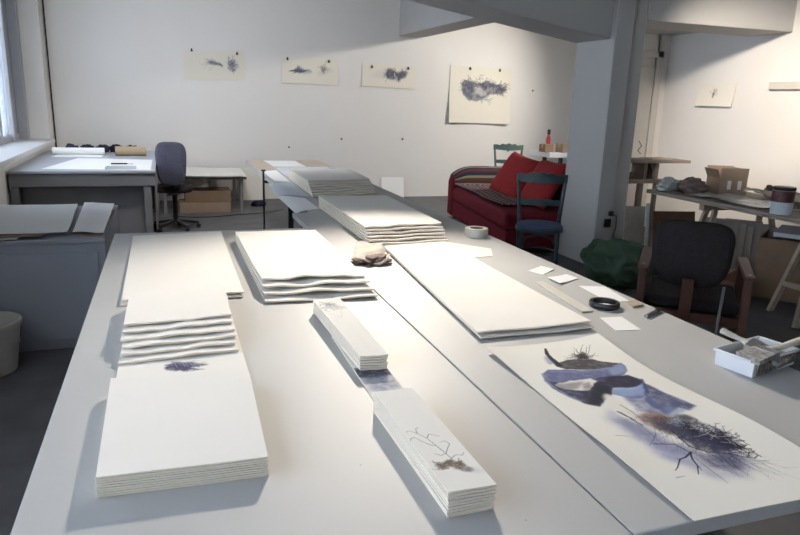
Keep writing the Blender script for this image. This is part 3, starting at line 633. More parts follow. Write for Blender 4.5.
card([(1.589, 2.570), (1.690, 2.642), (1.659, 2.708), (1.557, 2.651)], 'small white card farthest along, next to the long blank sheet', wave=lambda u, v: .004*u*u)
card([(1.572, 2.401), (1.710, 2.473), (1.695, 2.547), (1.569, 2.503)], 'small white card with a lifted edge, second along from the tape roll', wave=lambda u, v: .007*(1-u)**2+.003*u*u)
card([(1.624, 2.120), (1.718, 2.126), (1.750, 2.329), (1.646, 2.368)], 'larger white card under the black tape ring at the table edge')
card([(1.437, 1.827), (1.532, 1.814), (1.556, 1.956), (1.469, 1.965)], 'white card nearest the big ink painting')
o = MB().prism([(1.438, 2.033), (1.487, 2.034), (1.525, 2.461), (1.482, 2.457)], T, T+.006).build('wood_strip', M['plastic_cream'], bevel=.001); tag(o, 'long flat off-white strip of board beside the small cards', 'strip')
o = MB().prism([(1.672, 2.040), (1.730, 2.052), (1.742, 2.112), (1.69, 2.104)], T, T+.008).build('wood_block', M['wood_pale'], bevel=.001); tag(o, 'small pale wood offcut beside the black tape ring', 'block')
o = thing('marker_pen', 'dark grey marker pen lying at the table edge', 'pen')
a, b = Vector((1.64, 1.925, T+.0075)), Vector((1.752, 1.985, T+.0075))
MB().tube([a, a.lerp(b, .65)], .0072, 12).build('barrel', M['desk_dark'], o, smooth=True, autosmooth=True)
MB().tube([a.lerp(b, .65), b], .0078, 12).build('cap', M['black_plastic'], o, smooth=True, autosmooth=True)
# tub with brushes
A = math.atan2(.23, .973)
o = thing('plastic_tub', 'white plastic tub holding paint brushes at the table edge', 'tub', (1.573, 1.374, T), A)
L, Wd, H = .225, .118, .047
m = MB(); t = .003
def taper_box(m, x0, x1, y0, y1, z0, z1, g):
    vs = bmesh.ops.create_cube(m.bm, size=1)['verts']
    for v in vs:
        up = v.co.z > 0; k = g if up else 0
        v.co = Vector(((x1+k if v.co.x > 0 else x0-k), (y1+k if v.co.y > 0 else y0-k), z1 if up else z0))
taper_box(m, .0, L, 0, Wd, 0, H, .002)
fc_ = [f for f in m.bm.faces if f.normal.z > .9 or all(v.co.z > H-.001 for v in f.verts)]
bmesh.ops.delete(m.bm, geom=fc_, context='FACES_ONLY')
tb = m.build('tub_body', M['plastic_white'], o)
sm = tb.modifiers.new('shell', 'SOLIDIFY'); sm.thickness = .003
bv = tb.modifiers.new('bevel', 'BEVEL'); bv.width = .004; bv.segments = 2
m = MB()
for (x0, x1, y0, y1) in ((-.008, L+.008, -.008, -.001), (-.008, L+.008, Wd+.001, Wd+.008), (-.008, -.001, -.001, Wd+.001), (L+.001, L+.008, -.001, Wd+.001)): m.box(x0, x1, y0, y1, H-.003, H+.006)
m.build('rim', M['plastic_white'], o, bevel=.003)
MB().box(.006, L-.006, .006, Wd-.006, .004, .033).build('residue', M['bristle'], o, bevel=.002)
lb = MB(); q = 14
for i in range(q):
    x0, x1 = .010+i*.0145, .010+(i+1)*.0145
    lb.box(x0, x1, -.0085, -.0035, .006+.012*(i/q)**2, .042)
lb.build('torn_label', M['label_dark'], o)
def brush(label, loc, rz, tilt, hl, bl, w, group):
    b = thing('paint_brush', label, 'brush', loc, rz, group); b.rotation_euler = (0, tilt, rz)
    m = MB(); prof = [(0, .008), (.03, .0135), (.3, .0125), (.6, .010), (.8, .011), (1, .017)]
    n = 10; m.tube([(-hl*(1-t), 0, 0) for t, r in prof], [r*1.2 for t, r in prof], 12)
    for v in m.bm.verts: v.co.z *= .55
    m.build('handle', M['handle_white'], b, smooth=True, autosmooth=True)
    MB().box(0, .03, -w/2, w/2, -.009, .009).build('ferrule', M['grey_steel'], b, bevel=.002)
    m = MB()
    for k in range(9):
        y = -w/2+w*(k+.5)/9; m.bar((.028, y, 0), (.03+bl*random.uniform(.9, 1.05), y*1.12, -.004), w/8, .014)
    m.build('bristles', M['bristle'], b)
    return b
g = 'brushes in the tub'
brush('flat brush with its pale handle sticking up over the back rim of the tub', (1.655, 1.480, T+.062), -1.10, .24, .085, .080, .085, g)
brush('wide brush lying lengthwise along the near rim of the tub', (1.665, 1.412, T+.062), A+PI-.03, .03, .20, .075, .07, g)
# small packet between the stacks
o = thing('paper_bag', 'small crumpled brown-and-white paper bag beside the table seam', 'bag', (.895, 3.02, T), -.30)
m = MB(); vs = bmesh.ops.create_cube(m.bm, size=1)['verts']
bmesh.ops.subdivide_edges(m.bm, edges=m.bm.edges[:], cuts=8, use_grid_fill=True)
for v in m.bm.verts:
    c = v.co.copy(); z = c.z+.5
    v.co = Vector((c.x*.150*(1-.15*z), c.y*.21+.01*c.x, .024+.012*z+.030*(c.y+.5)-.018*(c.x+.5)*(1-c.y)))
    v.co += Vector((noise.noise(v.co*26), noise.noise(v.co*26+Vector((4, 0, 0))), .8*noise.noise(v.co*22+Vector((0, 7, 0)))))*.012
m.build('bag_body', M['bag_cream'], o, smooth=True, autosmooth=True)
MB().lump((.012, -.045, .015), (.085, .085, .017), 4, .5, 3.2, 4, .0005).build('bag_underside', M['bag_brown'], o, smooth=True)
MB().tube([(.02, -.125, .008), (.055, -.135, .012), (.085, -.11, .022), (.098, -.07, .045)], [.004, .006, .006, .004], 8).build('bag_strap', M['bag_cream'], o, smooth=True)

# ================================================================== WINDOW SIDE: plan desk, cabinet, bucket
o = thing('plan_desk', 'dark grey plan desk under the window, covered with paper', 'desk', (-.78, 8.25, 0))
MB().box(-.62, .66, -1.22, 1.22, .725, .75).build('desktop', M['desk_top'], o, bevel=.003)
MB().box(-.62, .655, -1.205, -1.17, .60, .7245).build('front_rail', M['desk_dark'], o, bevel=.003)
MB().box(-.62, .56, -1.10, -1.07, .10, .60).build('front_panel', M['desk_dark'], o)
for x in (-.58, .58):
    for y in (-1.16, 1.12): MB().box(x-.035, x+.035, y-.035, y+.035, 0, .60 if y < 0 else .7245).build('leg', M['desk_dark'], o, bevel=.003)
MB().box(.645, .66, -1.16, 1.18, .15, .7245).build('side_panel', M['desk_dark'], o)
Z = .7503
loose([(-1.15, 7.22), (-.16, 7.10), (-.16, 8.2), (-.95, 8.4)], Z, 'wide white sheet lying across the plan desk', 'paper_white')
loose([(-1.25, 8.55), (-.72, 8.5), (-.72, 9.0), (-1.2, 9.05)], Z, 'white sheet at the back of the plan desk below the dark cloths', 'paper_white')
o = thing('paper_roll', 'kraft-brown paper roll on the plan desk', 'roll', (-.41, 8.74, Z))
mx = Matrix.Rotation(PI/2, 4, 'Y')
MB().lathe([(.022, -.17), (.055, -.17), (.055, .17), (.022, .17)], (0, 0, .055), 24, mx, True).build('roll', M['tan_roll'], o, smooth=True, autosmooth=True)
MB().lathe([(.018, -.172), (.0215, -.172), (.0215, .172), (.018, .172)], (0, 0, .055), 20, mx, True).build('core', M['card_pale'], o)
tag(MB().lathe([(.02, -.28), (.04, -.28), (.04, .28), (.02, .28)], (-.99, 8.86, Z+.043), 24, mx, True).build('paper_roll', M['paper_white'], smooth=True, autosmooth=True), 'white paper roll lying beside the kraft-brown roll', 'roll')
for k, (x, y) in enumerate([(-1.10, 9.20), (-.93, 9.24), (-.76, 9.20), (-.60, 9.26), (-.43, 9.22)]):
    tag(MB().lump((x, y, Z+.038), (.085, .06, .056), k+2, .5, 3, 3, Z).build('dark_rag', M['cloth_navy'], smooth=True), ['crumpled dark rag at the window end of the rag row', 'second crumpled dark rag from the window', 'middle crumpled dark rag at the back of the desk', 'crumpled dark rag behind the white end of the rolls', 'crumpled dark rag behind the kraft-brown roll'][k], 'rag', 'dark rags at the back of the plan desk')
o = thing('utility_knife', 'small dark cutter lying on the white sheet of the plan desk', 'knife', (-.46, 7.66, Z+.003))
MB().box(-.10, .06, -.012, .012, 0, .014).build('handle', M['black_plastic'], o, bevel=.003)
MB().box(.06, .12, -.006, .006, .004, .008).build('blade', M['grey_steel'], o)
o = thing('plastic_tray', 'shallow clear plastic tray on the near edge of the plan desk', 'tray', (-.44, 7.22, Z+.003))
m = MB().box(-.14, .14, -.07, .07, 0, .004)
for (x0, x1, y0, y1) in ((-.14, .14, -.07, -.066), (-.14, .14, .066, .07), (-.14, -.136, -.07, .07), (.136, .14, -.07, .07)): m.box(x0, x1, y0, y1, .004, .022)
m.build('tray_body', M['tin_pale'], o)

o = thing('low_cabinet', 'low grey cabinet with loose sheets on its top, beside the bucket', 'cabinet', (-.89, 4.80, 0))
MB().box(-.50, .52, -.61, .62, .0, .64).build('carcass', M['cabinet'], o, bevel=.004)
MB().box(-.51, .525, -.632, .63, .6405, .666).build('cabinet_top', M['cabinet'], o, bevel=.004)
MB().box(-.46, .48, -.622, -.6105, .06, .585).build('front_panel', M['cabinet'], o, bevel=.003)
Z = .6663
cw = lambda a, p: (lambda u, v: a*(1+np.sin(5*u+p)))
tag(sheet_mesh('paper_sheet', [(-1.38, 4.26), (-.57, 4.24), (-.63, 5.32), (-1.38, 5.30)], Z+.026, .003, cw(.003, 1), 16, 10, m=M['paper_white'], ragged=.004, seed=3), 'large pale sheet on top of the low cabinet', 'paper', 'sheets on the low cabinet')
tag(sheet_mesh('paper_sheet', [(-1.38, 4.215), (-.70, 4.195), (-.66, 5.2), (-1.38, 5.2)], Z+.014, .003, cw(.003, 2), 16, 10, m=M['card_pale'], ragged=.004, seed=4), 'brownish sheet under the large pale sheet on the low cabinet', 'paper', 'sheets on the low cabinet')
tag(sheet_mesh('paper_sheet', [(-1.36, 4.182), (-.82, 4.175), (-.70, 5.0), (-1.36, 5.0)], Z+.0003, .003, cw(.0045, 3), 16, 10, m=M['paper_white'], ragged=.006, seed=5), 'bottom sheet jutting over the front of the low cabinet', 'paper', 'sheets on the low cabinet')
tag(sheet_mesh('paper_sheet', [(-.545, 4.26), (-.375, 4.23), (-.39, 5.36), (-.595, 5.40)], Z+.020, .003, cw(.003, .4), 12, 10, m=M['paper_white'], ragged=.004, seed=6), 'narrow white sheet with creases at the table end of the low cabinet', 'paper', 'sheets on the low cabinet')
tag(sheet_mesh('paper_sheet', [(-.565, 4.30), (-.385, 4.22), (-.38, 5.2), (-.575, 5.2)], Z+.004, .003, cw(.004, 1.4), 12, 10, m=M['card_pale'], ragged=.005, seed=7), 'tan sheet beneath the narrow creased sheet on the low cabinet', 'paper', 'sheets on the low cabinet')
o = thing('bucket', 'off-white plastic bucket on the floor in front of the low cabinet', 'bucket', (-.965, 3.93, 0))
MB().lathe([(.125, 0), (.128, .005), (.165, .27), (.158, .27), (.122, .008)], n=40).build('bucket_body', M['plastic_cream'], o, smooth=True, autosmooth=True)
MB().lathe([(.160, .262), (.174, .262), (.176, .275), (.172, .285), (.160, .285)], n=40, close=True).build('rim', M['plastic_cream'], o, smooth=True, autosmooth=True)
MB().lathe([(.1495, .150), (.1545, .150), (.1565, .165), (.1515, .165)], n=40, close=True).build('band', M['plastic_cream'], o, smooth=True, autosmooth=True)

# blue office chair
def office_star(o, r=.27, m='black_plastic', hz=.10):
    for k in range(5):
        a = k*2*PI/5+.3; c, s = math.cos(a), math.sin(a)
        lg = MB().bar((.03*c, .03*s, hz), (r*c, r*s, hz-.03), .04, .03).build('leg', M[m], o, bevel=.006)
        MB().lathe([(.025, -.018), (.028, -.012), (.028, .012), (.025, .018)], (r*c, r*s, .0285), 16, rotz(a) @ Matrix.Rotation(PI/2, 4, 'X')).build('caster', M['black_plastic'], lg, smooth=True, autosmooth=True)
def rounded_back(w, h, t, taper=.8, pw=3.2):
    m = MB(); n = 40; rings = []
    for (sc, yy) in ((.86, -t/2), (.97, -t*.33), (1, 0), (.97, t*.33), (.86, t/2)):
        ring = []
        for k in range(n):
            a = 2*PI*k/n; c, s = math.cos(a), math.sin(a)
            x = math.copysign(abs(c)**(2/pw), c)*w/2*sc; z = math.copysign(abs(s)**(2/pw), s)*h/2*sc
            x *= 1-(1-taper)*(.5-z/h)
            ring.append(m.bm.verts.new((x, yy+.25*x*x/w*2, z)))
        rings.append(ring)
    for i in range(4):
        for k in range(n): m.bm.faces.new((rings[i][k], rings[i][(k+1) % n], rings[i+1][(k+1) % n], rings[i+1][k]))
    m.bm.faces.new(rings[0]); m.bm.faces.new(rings[-1][::-1])
    return m
o = thing('office_chair', 'blue-grey fabric office chair beside the plan desk', 'chair', (.035, 7.70, 0), -.12)
b = rounded_back(.345, .47, .07, .84, 3.6).build('backrest', M['fabric_blue'], o, smooth=True, autosmooth=True); b.location = (0, -.02, .755)
MB().bar((0, .03, .50), (0, .06, .70), .06, .02).build('back_bracket', M['black_plastic'], o, bevel=.005)
s_ = MB(); s_.prism([(.20*math.copysign(abs(math.cos(a))**.55, math.cos(a)), .20+.19*math.copysign(abs(math.sin(a))**.55, math.sin(a))) for a in [2*PI*k/36 for k in range(36)]], .43, .50)
s_.build('seat', M['fabric_dark'], o, bevel=.025, seg=3)
MB().tube([(0, .20, .10), (0, .20, .43)], .028, 14).build('gas_post', M['black_plastic'], o, smooth=True, autosmooth=True)
MB().box(-.05, .05, .02, .28, .405, .43).build('mechanism', M['black_plastic'], o, bevel=.004)
st = bpy.data.objects.new('star_base', None)
m = MB()
for k in range(5):
    a = k*2*PI/5+.3; m.bar((.03*math.cos(a), .20+.03*math.sin(a), .10), (.25*math.cos(a), .20+.25*math.sin(a), .065), .04, .03)
m.build('star_base', M['black_plastic'], o, bevel=.006)
for k in range(5):
    a = k*2*PI/5+.3; MB().lathe([(.02, -.018), (.026, -.012), (.026, .012), (.02, .018)], (.25*math.cos(a), .20+.25*math.sin(a), .026), 16, rotz(a) @ Matrix.Rotation(PI/2, 4, 'X')).build('caster', M['black_plastic'], o, smooth=True, autosmooth=True)
# low table by the back wall with paper and boxes
o = thing('low_table', 'low table against the back wall with white paper on it', 'table', (.44, 9.36, 0))
MB().box(-.53, .52, -.50, .68, .44, .47).build('tabletop', M['wood_grey'], o, bevel=.003)
for x in (-.49, .46):
    for y in (-.42, .62): MB().box(x-.02, x+.02, y-.02, y+.02, 0, .44).build('leg', M['desk_dark'], o)
tag(sheet_mesh('paper_sheet', [(-.16, 8.83), (.96, 8.83), (1.0, 9.98), (-.12, 10.0)], .4705, .004, lambda u, v: .006*(1+np.sin(7*u))*(1-v), 20, 10, m=M['paper'], ragged=.006, seed=9), 'broad white sheet on the low table by the back wall', 'paper')
tag(sheet_mesh('paper_sheet', [(-.10, 8.80), (.90, 8.79), (.97, 9.8), (-.08, 9.9)], .490, .004, lambda u, v: .004*(1+np.sin(5*u+1)), 20, 10, m=M['paper'], ragged=.006, seed=10), 'upper white sheet on the low table by the back wall', 'paper')
def carton(name, label, loc, rz, w, d, h, m='card', group=None, seams=True):
    o = thing(name, label, 'box', loc, rz, group)
    MB().box(-w/2, w/2, -d/2, d/2, 0, h).build('box_body', M[m], o, bevel=.004)
    MB().box(-w/2-.001, w/2+.001, -.025, .025, h-.06, h+.001).build('packing_tape', M['tan_roll'], o)
    return o
carton('cardboard_box', 'flat cardboard box on the floor under the low table', (.44, 9.15, 0), 0, .64, .40, .13, 'card_pale')
carton('cardboard_box', 'cardboard box on top of the flat box under the low table', (.48, 9.17, .132), 0, .58, .38, .15, 'card')
def leaning(name, label, x0, x1, h, foot, m='paper', cat='board', t=.006, yb=BY):
    o = MB(); o.bar(((x0+x1)/2, yb-foot-t, .0), ((x0+x1)/2, yb-t*1.2, h), x1-x0, t, up=(0, 1, 0))
    zmin = min(v.co.z for v in o.bm.verts)
    for v in o.bm.verts: v.co.z -= zmin-.001
    return tag(o.build(name, M[m]), label, cat)
leaning('white_board', 'cream board leaning on the back wall beside the low table', 1.01, 1.34, .46, .10)
leaning('white_board', 'small white board leaning on the back wall between table and sofa', 3.17, 3.54, .31, .07, 'paper_white')
tag(MB().tube([(.02, 8.72, .006), (.25, 8.62, .006), (.5, 8.6, .006), (.8, 8.72, .006), (1.1, 8.80, .006), (1.45, 9.05, .006)], .006, 8).build('floor_cable', M['black_plastic'], smooth=True), 'black cable trailing across the floor in front of the low table', 'cable')
tag(MB().lump((1.18, 9.45, .03), (.10, .07, .045), 8, .5, 3, 3, .001).build('dark_rag', M['cloth_navy'], smooth=True), 'dark rag on the floor in front of the cream leaning board', 'rag')

# ================================================================== WALL DRAWINGS
def pinned(label, x0, x1, z0, z1, fn, clips, seed, tilt=.0, ny=170, off=.0045, bend=.012):
    ar = Art(x0, x1, z0, z1, 260, int(260*(z1-z0)/(x1-x0)), base=(.77, .735, .635), seed=seed)
    fn(ar)
    def edge(X, Y, u, v): return X, Y+tilt*(u-.5)
    o = sheet_mesh('ink_drawing', rect(x0, x1, z0, z1), 0, .003, lambda u, v: bend*(1-v)**2*(.4+.6*np.abs(2*u-1)), 200, 120, art=ar, edge=edge)
    o.matrix_world = Matrix.Translation((0, BY-off, 0)) @ Matrix(((1, 0, 0, 0), (0, 0, -1, 0), (0, 1, 0, 0), (0, 0, 0, 1)))
    tag(o, label, 'drawing', 'ink drawings pinned to the back wall')
    for (cx, cz) in clips:
        cz -= .035
        MB().prism([(cx-.017, cz-.020), (cx+.017, cz-.020), (cx+.006, cz+.022), (cx-.006, cz+.022)], .004, .020).build('clip', M['black_steel'], o)
    return o
INK = (.04, .042, .075); WASH = (.19, .205, .28)
def d1(a):
    a.poly([(.58, 1.93), (.66, 1.95), (.72, 1.93), (.80, 1.905), (.80, 1.875), (.72, 1.895), (.64, 1.91)], INK, .85, .006, .03, 30, .4, 2)
    for k in range(22): a.twig((a.r.uniform(.64, .78), a.r.uniform(1.89, 1.93)), PI+a.r.normal(-.3, .3), .13, .0025, WASH, .4, .4, 1)
    for k in range(46): a.twig((.91+a.r.normal(0, .02), 1.90+a.r.normal(0, .03)), a.r.uniform(-1.4, 2.2), .09, .004, (.13, .13, .2), .45, .5, 1)
    a.poly([(.86, 1.85), (.90, 1.98), (.96, 1.96), (.96, 1.90), (1.03, 1.88), (.96, 1.84), (.90, 1.82)], WASH, .6, .012, .04, 20, .6, 5)
def d2(a):
    for k in range(60):
        x = a.r.normal(1.88, .05); a.stroke([(x-.04, 1.87+a.r.normal(0, .018)), (x+.06, 1.87+a.r.normal(0, .012))], .007, .002, INK, .45)
    a.poly([(1.80, 1.86), (1.88, 1.93), (1.95, 1.90), (2.06, 1.88), (2.06, 1.85), (1.94, 1.83), (1.88, 1.84)], WASH, .6, .012, .04, 20, .5, 4)
    for k in range(12): a.twig((1.87, 1.88), 1.57+a.r.normal(0, .6), .06, .003, WASH, .5, .4, 1)
    a.poly([(2.14, 1.84), (2.22, 1.91), (2.34, 1.93), (2.38, 1.88), (2.28, 1.85), (2.2, 1.81)], (.5, .47, .44), .5, .02, .06, 20, .5, 6)
    for k in range(14): a.twig((2.25+a.r.normal(0, .015), 1.87+a.r.normal(0, .02)), a.r.uniform(.5, 2.4), .07, .003, (.16, .14, .13), .7)
def d3(a):
    a.poly([(2.94, 1.83), (3.10, 1.92), (3.22, 1.92), (3.20, 1.83), (3.08, 1.82)], (.55, .54, .55), .5, .025, .06, 20, .4, 3)
    a.poly([(3.18, 1.86), (3.22, 1.95), (3.33, 1.95), (3.38, 1.90), (3.46, 1.93), (3.56, 1.92), (3.52, 1.84), (3.45, 1.82), (3.42, 1.75), (3.36, 1.80), (3.26, 1.81)], (.08, .09, .12), .95, .012, .05, 25, .3, 7)
    for k in range(46): a.twig((a.r.uniform(3.2, 3.5), a.r.uniform(1.82, 1.93)), a.r.uniform(0, 6.28), .06, .004, (.12, .12, .16), .5, .5, 1)
    for x, y in ((3.20, 1.80), (3.34, 1.84), (3.38, 1.78)): a.stroke([(x, y+.05), (x+.02, y-.03)], .007, .004, (.7, .68, .62), .9)
def d4(a):
    a.poly([(4.46, 1.80), (4.52, 1.84), (4.70, 1.82), (4.93, 1.82), (5.02, 1.80), (5.10, 1.79), (5.20, 1.74), (5.27, 1.72), (5.20, 1.65), (5.05, 1.64), (4.92, 1.60), (4.84, 1.55), (4.72, 1.51), (4.60, 1.54), (4.50, 1.62), (4.46, 1.70)], (.12, .13, .18), .95, .008, .06, 14, .35, 4)
    a.poly([(4.68, 1.76), (4.78, 1.77), (4.84, 1.70), (4.90, 1.66), (4.92, 1.61), (4.80, 1.61), (4.70, 1.63)], (.58, .56, .53), .85, .012, .05, 16, .4, 9)
    a.poly([(4.96, 1.72), (5.06, 1.78), (5.12, 1.75), (5.0, 1.69)], (.5, .52, .52), .6, .012, .04, 20, .4, 2)
    for k in range(130):
        t = a.r.uniform(0, 1); a.twig((4.48+.72*t, 1.72+.08*math.sin(3*t)+a.r.normal(0, .055)*(1-.4*t)), a.r.normal(0, .7)+(PI if a.r.random() < .5 else 0), .07, .0045, (.07, .075, .11), .45, .5, 1)
    for k in range(40): a.twig((4.46+.10*a.r.random()**2+.1, 1.74+a.r.normal(0, .06)), PI*.5+a.r.normal(0, .8), .05, .004, (.12, .13, .18), .5, .5, 1)
    for k in range(30): a.twig((5.05+.18*a.r.random(), 1.72+a.r.normal(0, .03)), a.r.uniform(-1, 1), .09, .004, (.08, .08, .11), .6)
    for k in range(16): a.twig((4.65+.3*a.r.random(), 1.55), a.r.uniform(-.6, .6), .10, .003, (.2, .2, .26), .6)
pinned('pale sheet with two small ink sketches, closest to the window', .275, 1.105, 1.695, 2.09, d1, [(.39, 2.115), (1.0, 2.10)], 51, .03)
pinned('pale sheet with faint grey ink smudges, second along from the window', 1.632, 2.46, 1.685, 2.05, d2, [(1.71, 2.065), (2.32, 2.055)], 52, .0)
pinned('pale sheet with a dark spiky ink mass, third along from the window', 2.832, 3.68, 1.68, 2.015, d3, [(2.98, 2.01), (3.56, 2.01)], 53, -.02)
pinned('large cream sheet with a blue-black shell-like ink drawing, above the sofa', 4.262, 5.34, 1.178, 2.05, d4, [(4.60, 2.055), (5.12, 2.05)], 54, -.01, bend=.05)
for k, (x, z, w) in enumerate([(1.72, .77, 'under the second drawing from the window'), (2.52, .90, 'on the bare wall behind the farthest stack'), (3.50, .91, 'on the bare wall above the small leaning board'), (5.74, 1.72, 'on the back wall close to the pillar'), (5.36, .74, 'above the red cushions')]):
    tag(MB().lathe([(.004, 0), (.004, .02), (.014, .022), (.012, .028)], (x, BY, z), 10, Matrix.Rotation(PI/2, 4, 'X')).build('wall_nail', M['ink']), 'small dark nail '+w, 'nail', 'nails in the back wall')

# ================================================================== SOFA CORNER
SA = math.atan2(3.23-3.545, 6.0-8.2)     # sofa runs along its own local y
def S2(p): return p
o = thing('sofa', 'dark red sofa with one rounded arm against the back corner', 'sofa', (3.545, 8.22, 0), 0)
o.rotation_euler = (0, 0, -math.atan2(.315, 2.2))
LEN = 2.25   # local: +x depth, -y along towards the pillar
MB().box(0, .86, -LEN, -.02, .04, .24).build('sofa_base', M['sofa_red'], o, bevel=.02, seg=3)
MB().box(-.02, .70, -LEN, -.20, .245, .43).build('seat_cushion', M['sofa_red'], o, bevel=.05, seg=4)
m = MB().prism([(-.03, .0), (.88, .0), (.88, .60), (.60, .62), (.20, .585), (.03, .545), (-.03, .47)], 0, .20, Matrix(((1, 0, 0, 0), (0, 0, 1, -.19), (0, 1, 0, .04), (0, 0, 0, 1))))
m.build('armrest', M['sofa_red'], o, bevel=.04, seg=4)
MB().box(.70, .90, -LEN, -.20, .10, .70).build('backrest', M['sofa_red'], o, bevel=.05, seg=4)
for x in (.06, .80):
    for y in (-.1, -LEN+.1): MB().box(x-.03, x+.03, y-.03, y+.03, 0, .042).build('leg', M['black_plastic'], o)
sofa = o; sofa_m = Matrix.Translation(o.location) @ rotz(o.rotation_euler.z)
# striped blanket over the arm and seat
cols = [(0, (.03, .025, .035)), (.10, (.26, .21, .17)), (.17, (.035, .03, .055)), (.30, (.17, .035, .03)), (.40, (.03, .035, .055)), (.50, (.33, .28, .22)), (.56, (.14, .07, .03)), (.68, (.035, .03, .045)), (.78, (.18, .055, .04)), (.86, (.28, .25, .22)), (.92, (.04, .04, .07))]
M['blanket'] = stripe_mat('blanket_striped', cols, 3.3)
path = [(.012, .40), (.012, .50), (.0, .64), (-.06, .675), (-.13, .675), (-.215, .64), (-.235, .50), (-.25, .455), (-.36, .450), (-.55, .449), (-.75, .450), (-.95, .448), (-1.15, .450), (-1.32, .449), (-1.6, .450), (-1.9, .449)]
m = MB(); uv = m.bm.loops.layers.uv.new('UVMap'); NX = 26
grid = []
armz = lambda x: .62-.10*max(0, (.25-x)/.25)**2
for j, (y, z) in enumerate(path):
    row = []
    for i in range(NX+1):
        x = .0+.74*i/NX
        if j > 7: x = .03+.60*i/NX+.05*math.sin(j*1.3)*.4
        zz = z
        if 2 <= j <= 5: zz = z-(.675-armz(x)-.05)*1.0
        zz += .006*noise.noise(Vector((x*8, y*8, 0)))
        row.append(m.bm.verts.new((x, y, zz+.004)))
    grid.append(row)
tot = len(path)-1
for j in range(tot):
    for i in range(NX):
        f = m.bm.faces.new((grid[j][i], grid[j][i+1], grid[j+1][i+1], grid[j+1][i]))
        for l, (a, b) in zip(f.loops, ((i, j), (i+1, j), (i+1, j+1), (i, j+1))): l[uv].uv = (b/tot*1.25 if j < 7 else a/NX, b/tot)
bl = m.build('striped_blanket', M['blanket'], smooth=True)
bl.matrix_world = sofa_m
sm = bl.modifiers.new('thickness', 'SOLIDIFY'); sm.thickness = .012; sm.offset = 1
tag(bl, 'striped woven blanket draped over the sofa arm and seat', 'blanket')
def pillow(label, loc, rot, w, h, t):
    m = MB(); n = 16; rows = {}
    for sgn in (1, -1):
        for i in range(n+1):
            for j in range(n+1):
                u, v = -1+2*i/n, -1+2*j/n
                edge_ = (i in (0, n) or j in (0, n))
                if sgn == -1 and edge_: rows[(sgn, i, j)] = rows[(1, i, j)]; continue
                k = (1-u**4)*(1-v**4); pin = 1-.06*(1-abs(u*v))
                rows[(sgn, i, j)] = m.bm.verts.new((u*w/2*(pin if abs(u) > abs(v) else 1), sgn*t/2*k**.5 if k > 0 else 0, v*h/2*(pin if abs(v) >= abs(u) else 1)))
    for sgn in (1, -1):
        for i in range(n):
            for j in range(n):
                q = [rows[(sgn, i, j)], rows[(sgn, i+1, j)], rows[(sgn, i+1, j+1)], rows[(sgn, i, j+1)]]
                m.bm.faces.new(q if sgn < 0 else q[::-1])
    o = m.build('red_cushion', M['cushion_red'], smooth=True)
    o.matrix_world = sofa_m @ Matrix.Translation(loc) @ rotz(-PI/2+rot[2]) @ Matrix.Rotation(-rot[0], 4, 'X') @ Matrix.Rotation(rot[1], 4, 'Y')
    return tag(o, label, 'cushion', 'red sofa cushions')
pillow('tilted red cushion on the sofa next to the striped arm', (.50, -1.02, .665), (.55, .09, .10), .78, .56, .15)
pillow('red cushion on the sofa half behind the green chair and pillar', (.55, -1.80, .675), (.50, -.03, -.03), .76, .54, .15)

# green cafe chairs
def cafe_chair(label, loc, rz, pm, seat_m):
    o = thing('wooden_chair', label, 'chair', loc, rz, 'green wooden chairs')
    P = M[pm]
    # faces local -y ; back at +y
    MB().lathe([(.0, .425), (.17, .425), (.205, .432), (.21, .448), (.205, .462), (.0, .462)][1:5], n=36).build('seat_ring', P, o, smooth=True, autosmooth=True)
    MB().lathe([(.195, .4625), (.200, .475), (.185, .492), (.12, .503), (.02, .505)], n=36).build('seat', M[seat_m], o, smooth=True, autosmooth=True)
    for s in (-1, 1):
        MB().tube([(s*.175, .175, 0), (s*.170, .15, .25), (s*.172, .155, .45), (s*.19, .19, .68), (s*.212, .225, .90)], [.015, .017, .019, .017, .015], 10).build('back_post', P, o, smooth=True, autosmooth=True)
        MB().tube([(s*.165, -.175, 0), (s*.155, -.150, .25), (s*.145, -.135, .43)], [.013, .016, .018], 10).build('leg', P, o, smooth=True, autosmooth=True)
    m = MB(); n = 24; vs = []
    for k in range(n+1):
        u = -1+2*k/n; x = u*.225; y = .222-.045*(1-u*u)
        top = .905+.012*math.cos(u*PI*1.0)+.008*math.cos(u*PI*5) ; bot = .815+.012*abs(u)
        vs.append([m.bm.verts.new(c) for c in ((x, y-.011, bot), (x, y+.011, bot), (x, y+.018, top), (x, y-.005, top))])
    for k in range(n):
        for i in range(4): m.bm.faces.new((vs[k][i], vs[k][(i+1) % 4], vs[k+1][(i+1) % 4], vs[k+1][i]))
    m.bm.faces.new(vs[0][::-1]); m.bm.faces.new(vs[-1])
    m.build('top_rail', P, o, bevel=.004)
    m = MB(); vs = []
    for k in range(n+1):
        u = -1+2*k/n; x = u*.185; y = .182-.035*(1-u*u)
        vs.append([m.bm.verts.new(c) for c in ((x, y-.009, .625), (x, y+.009, .625), (x, y+.012, .675+.008*math.cos(u*1.5)), (x, y-.006, .675+.008*math.cos(u*1.5)))])
    for k in range(n):
        for i in range(4): m.bm.faces.new((vs[k][i], vs[k][(i+1) % 4], vs[k+1][(i+1) % 4], vs[k+1][i]))
    m.bm.faces.new(vs[0][::-1]); m.bm.faces.new(vs[-1])
    m.build('middle_rail', P, o, bevel=.003)
    MB().tube([(.155*math.cos(a), .005+.155*math.sin(a), .24) for a in [2*PI*k/24 for k in range(25)]], .009, 8).build('stretcher_hoop', P, o, smooth=True)
    m = MB()
    for s in (-1, 1): m.tube([(s*.15, -.142, .30), (s*.11, -.15, .385), (0, -.155, .42)], .009, 8)
    m.build('front_brace', P, o, smooth=True)
    return o
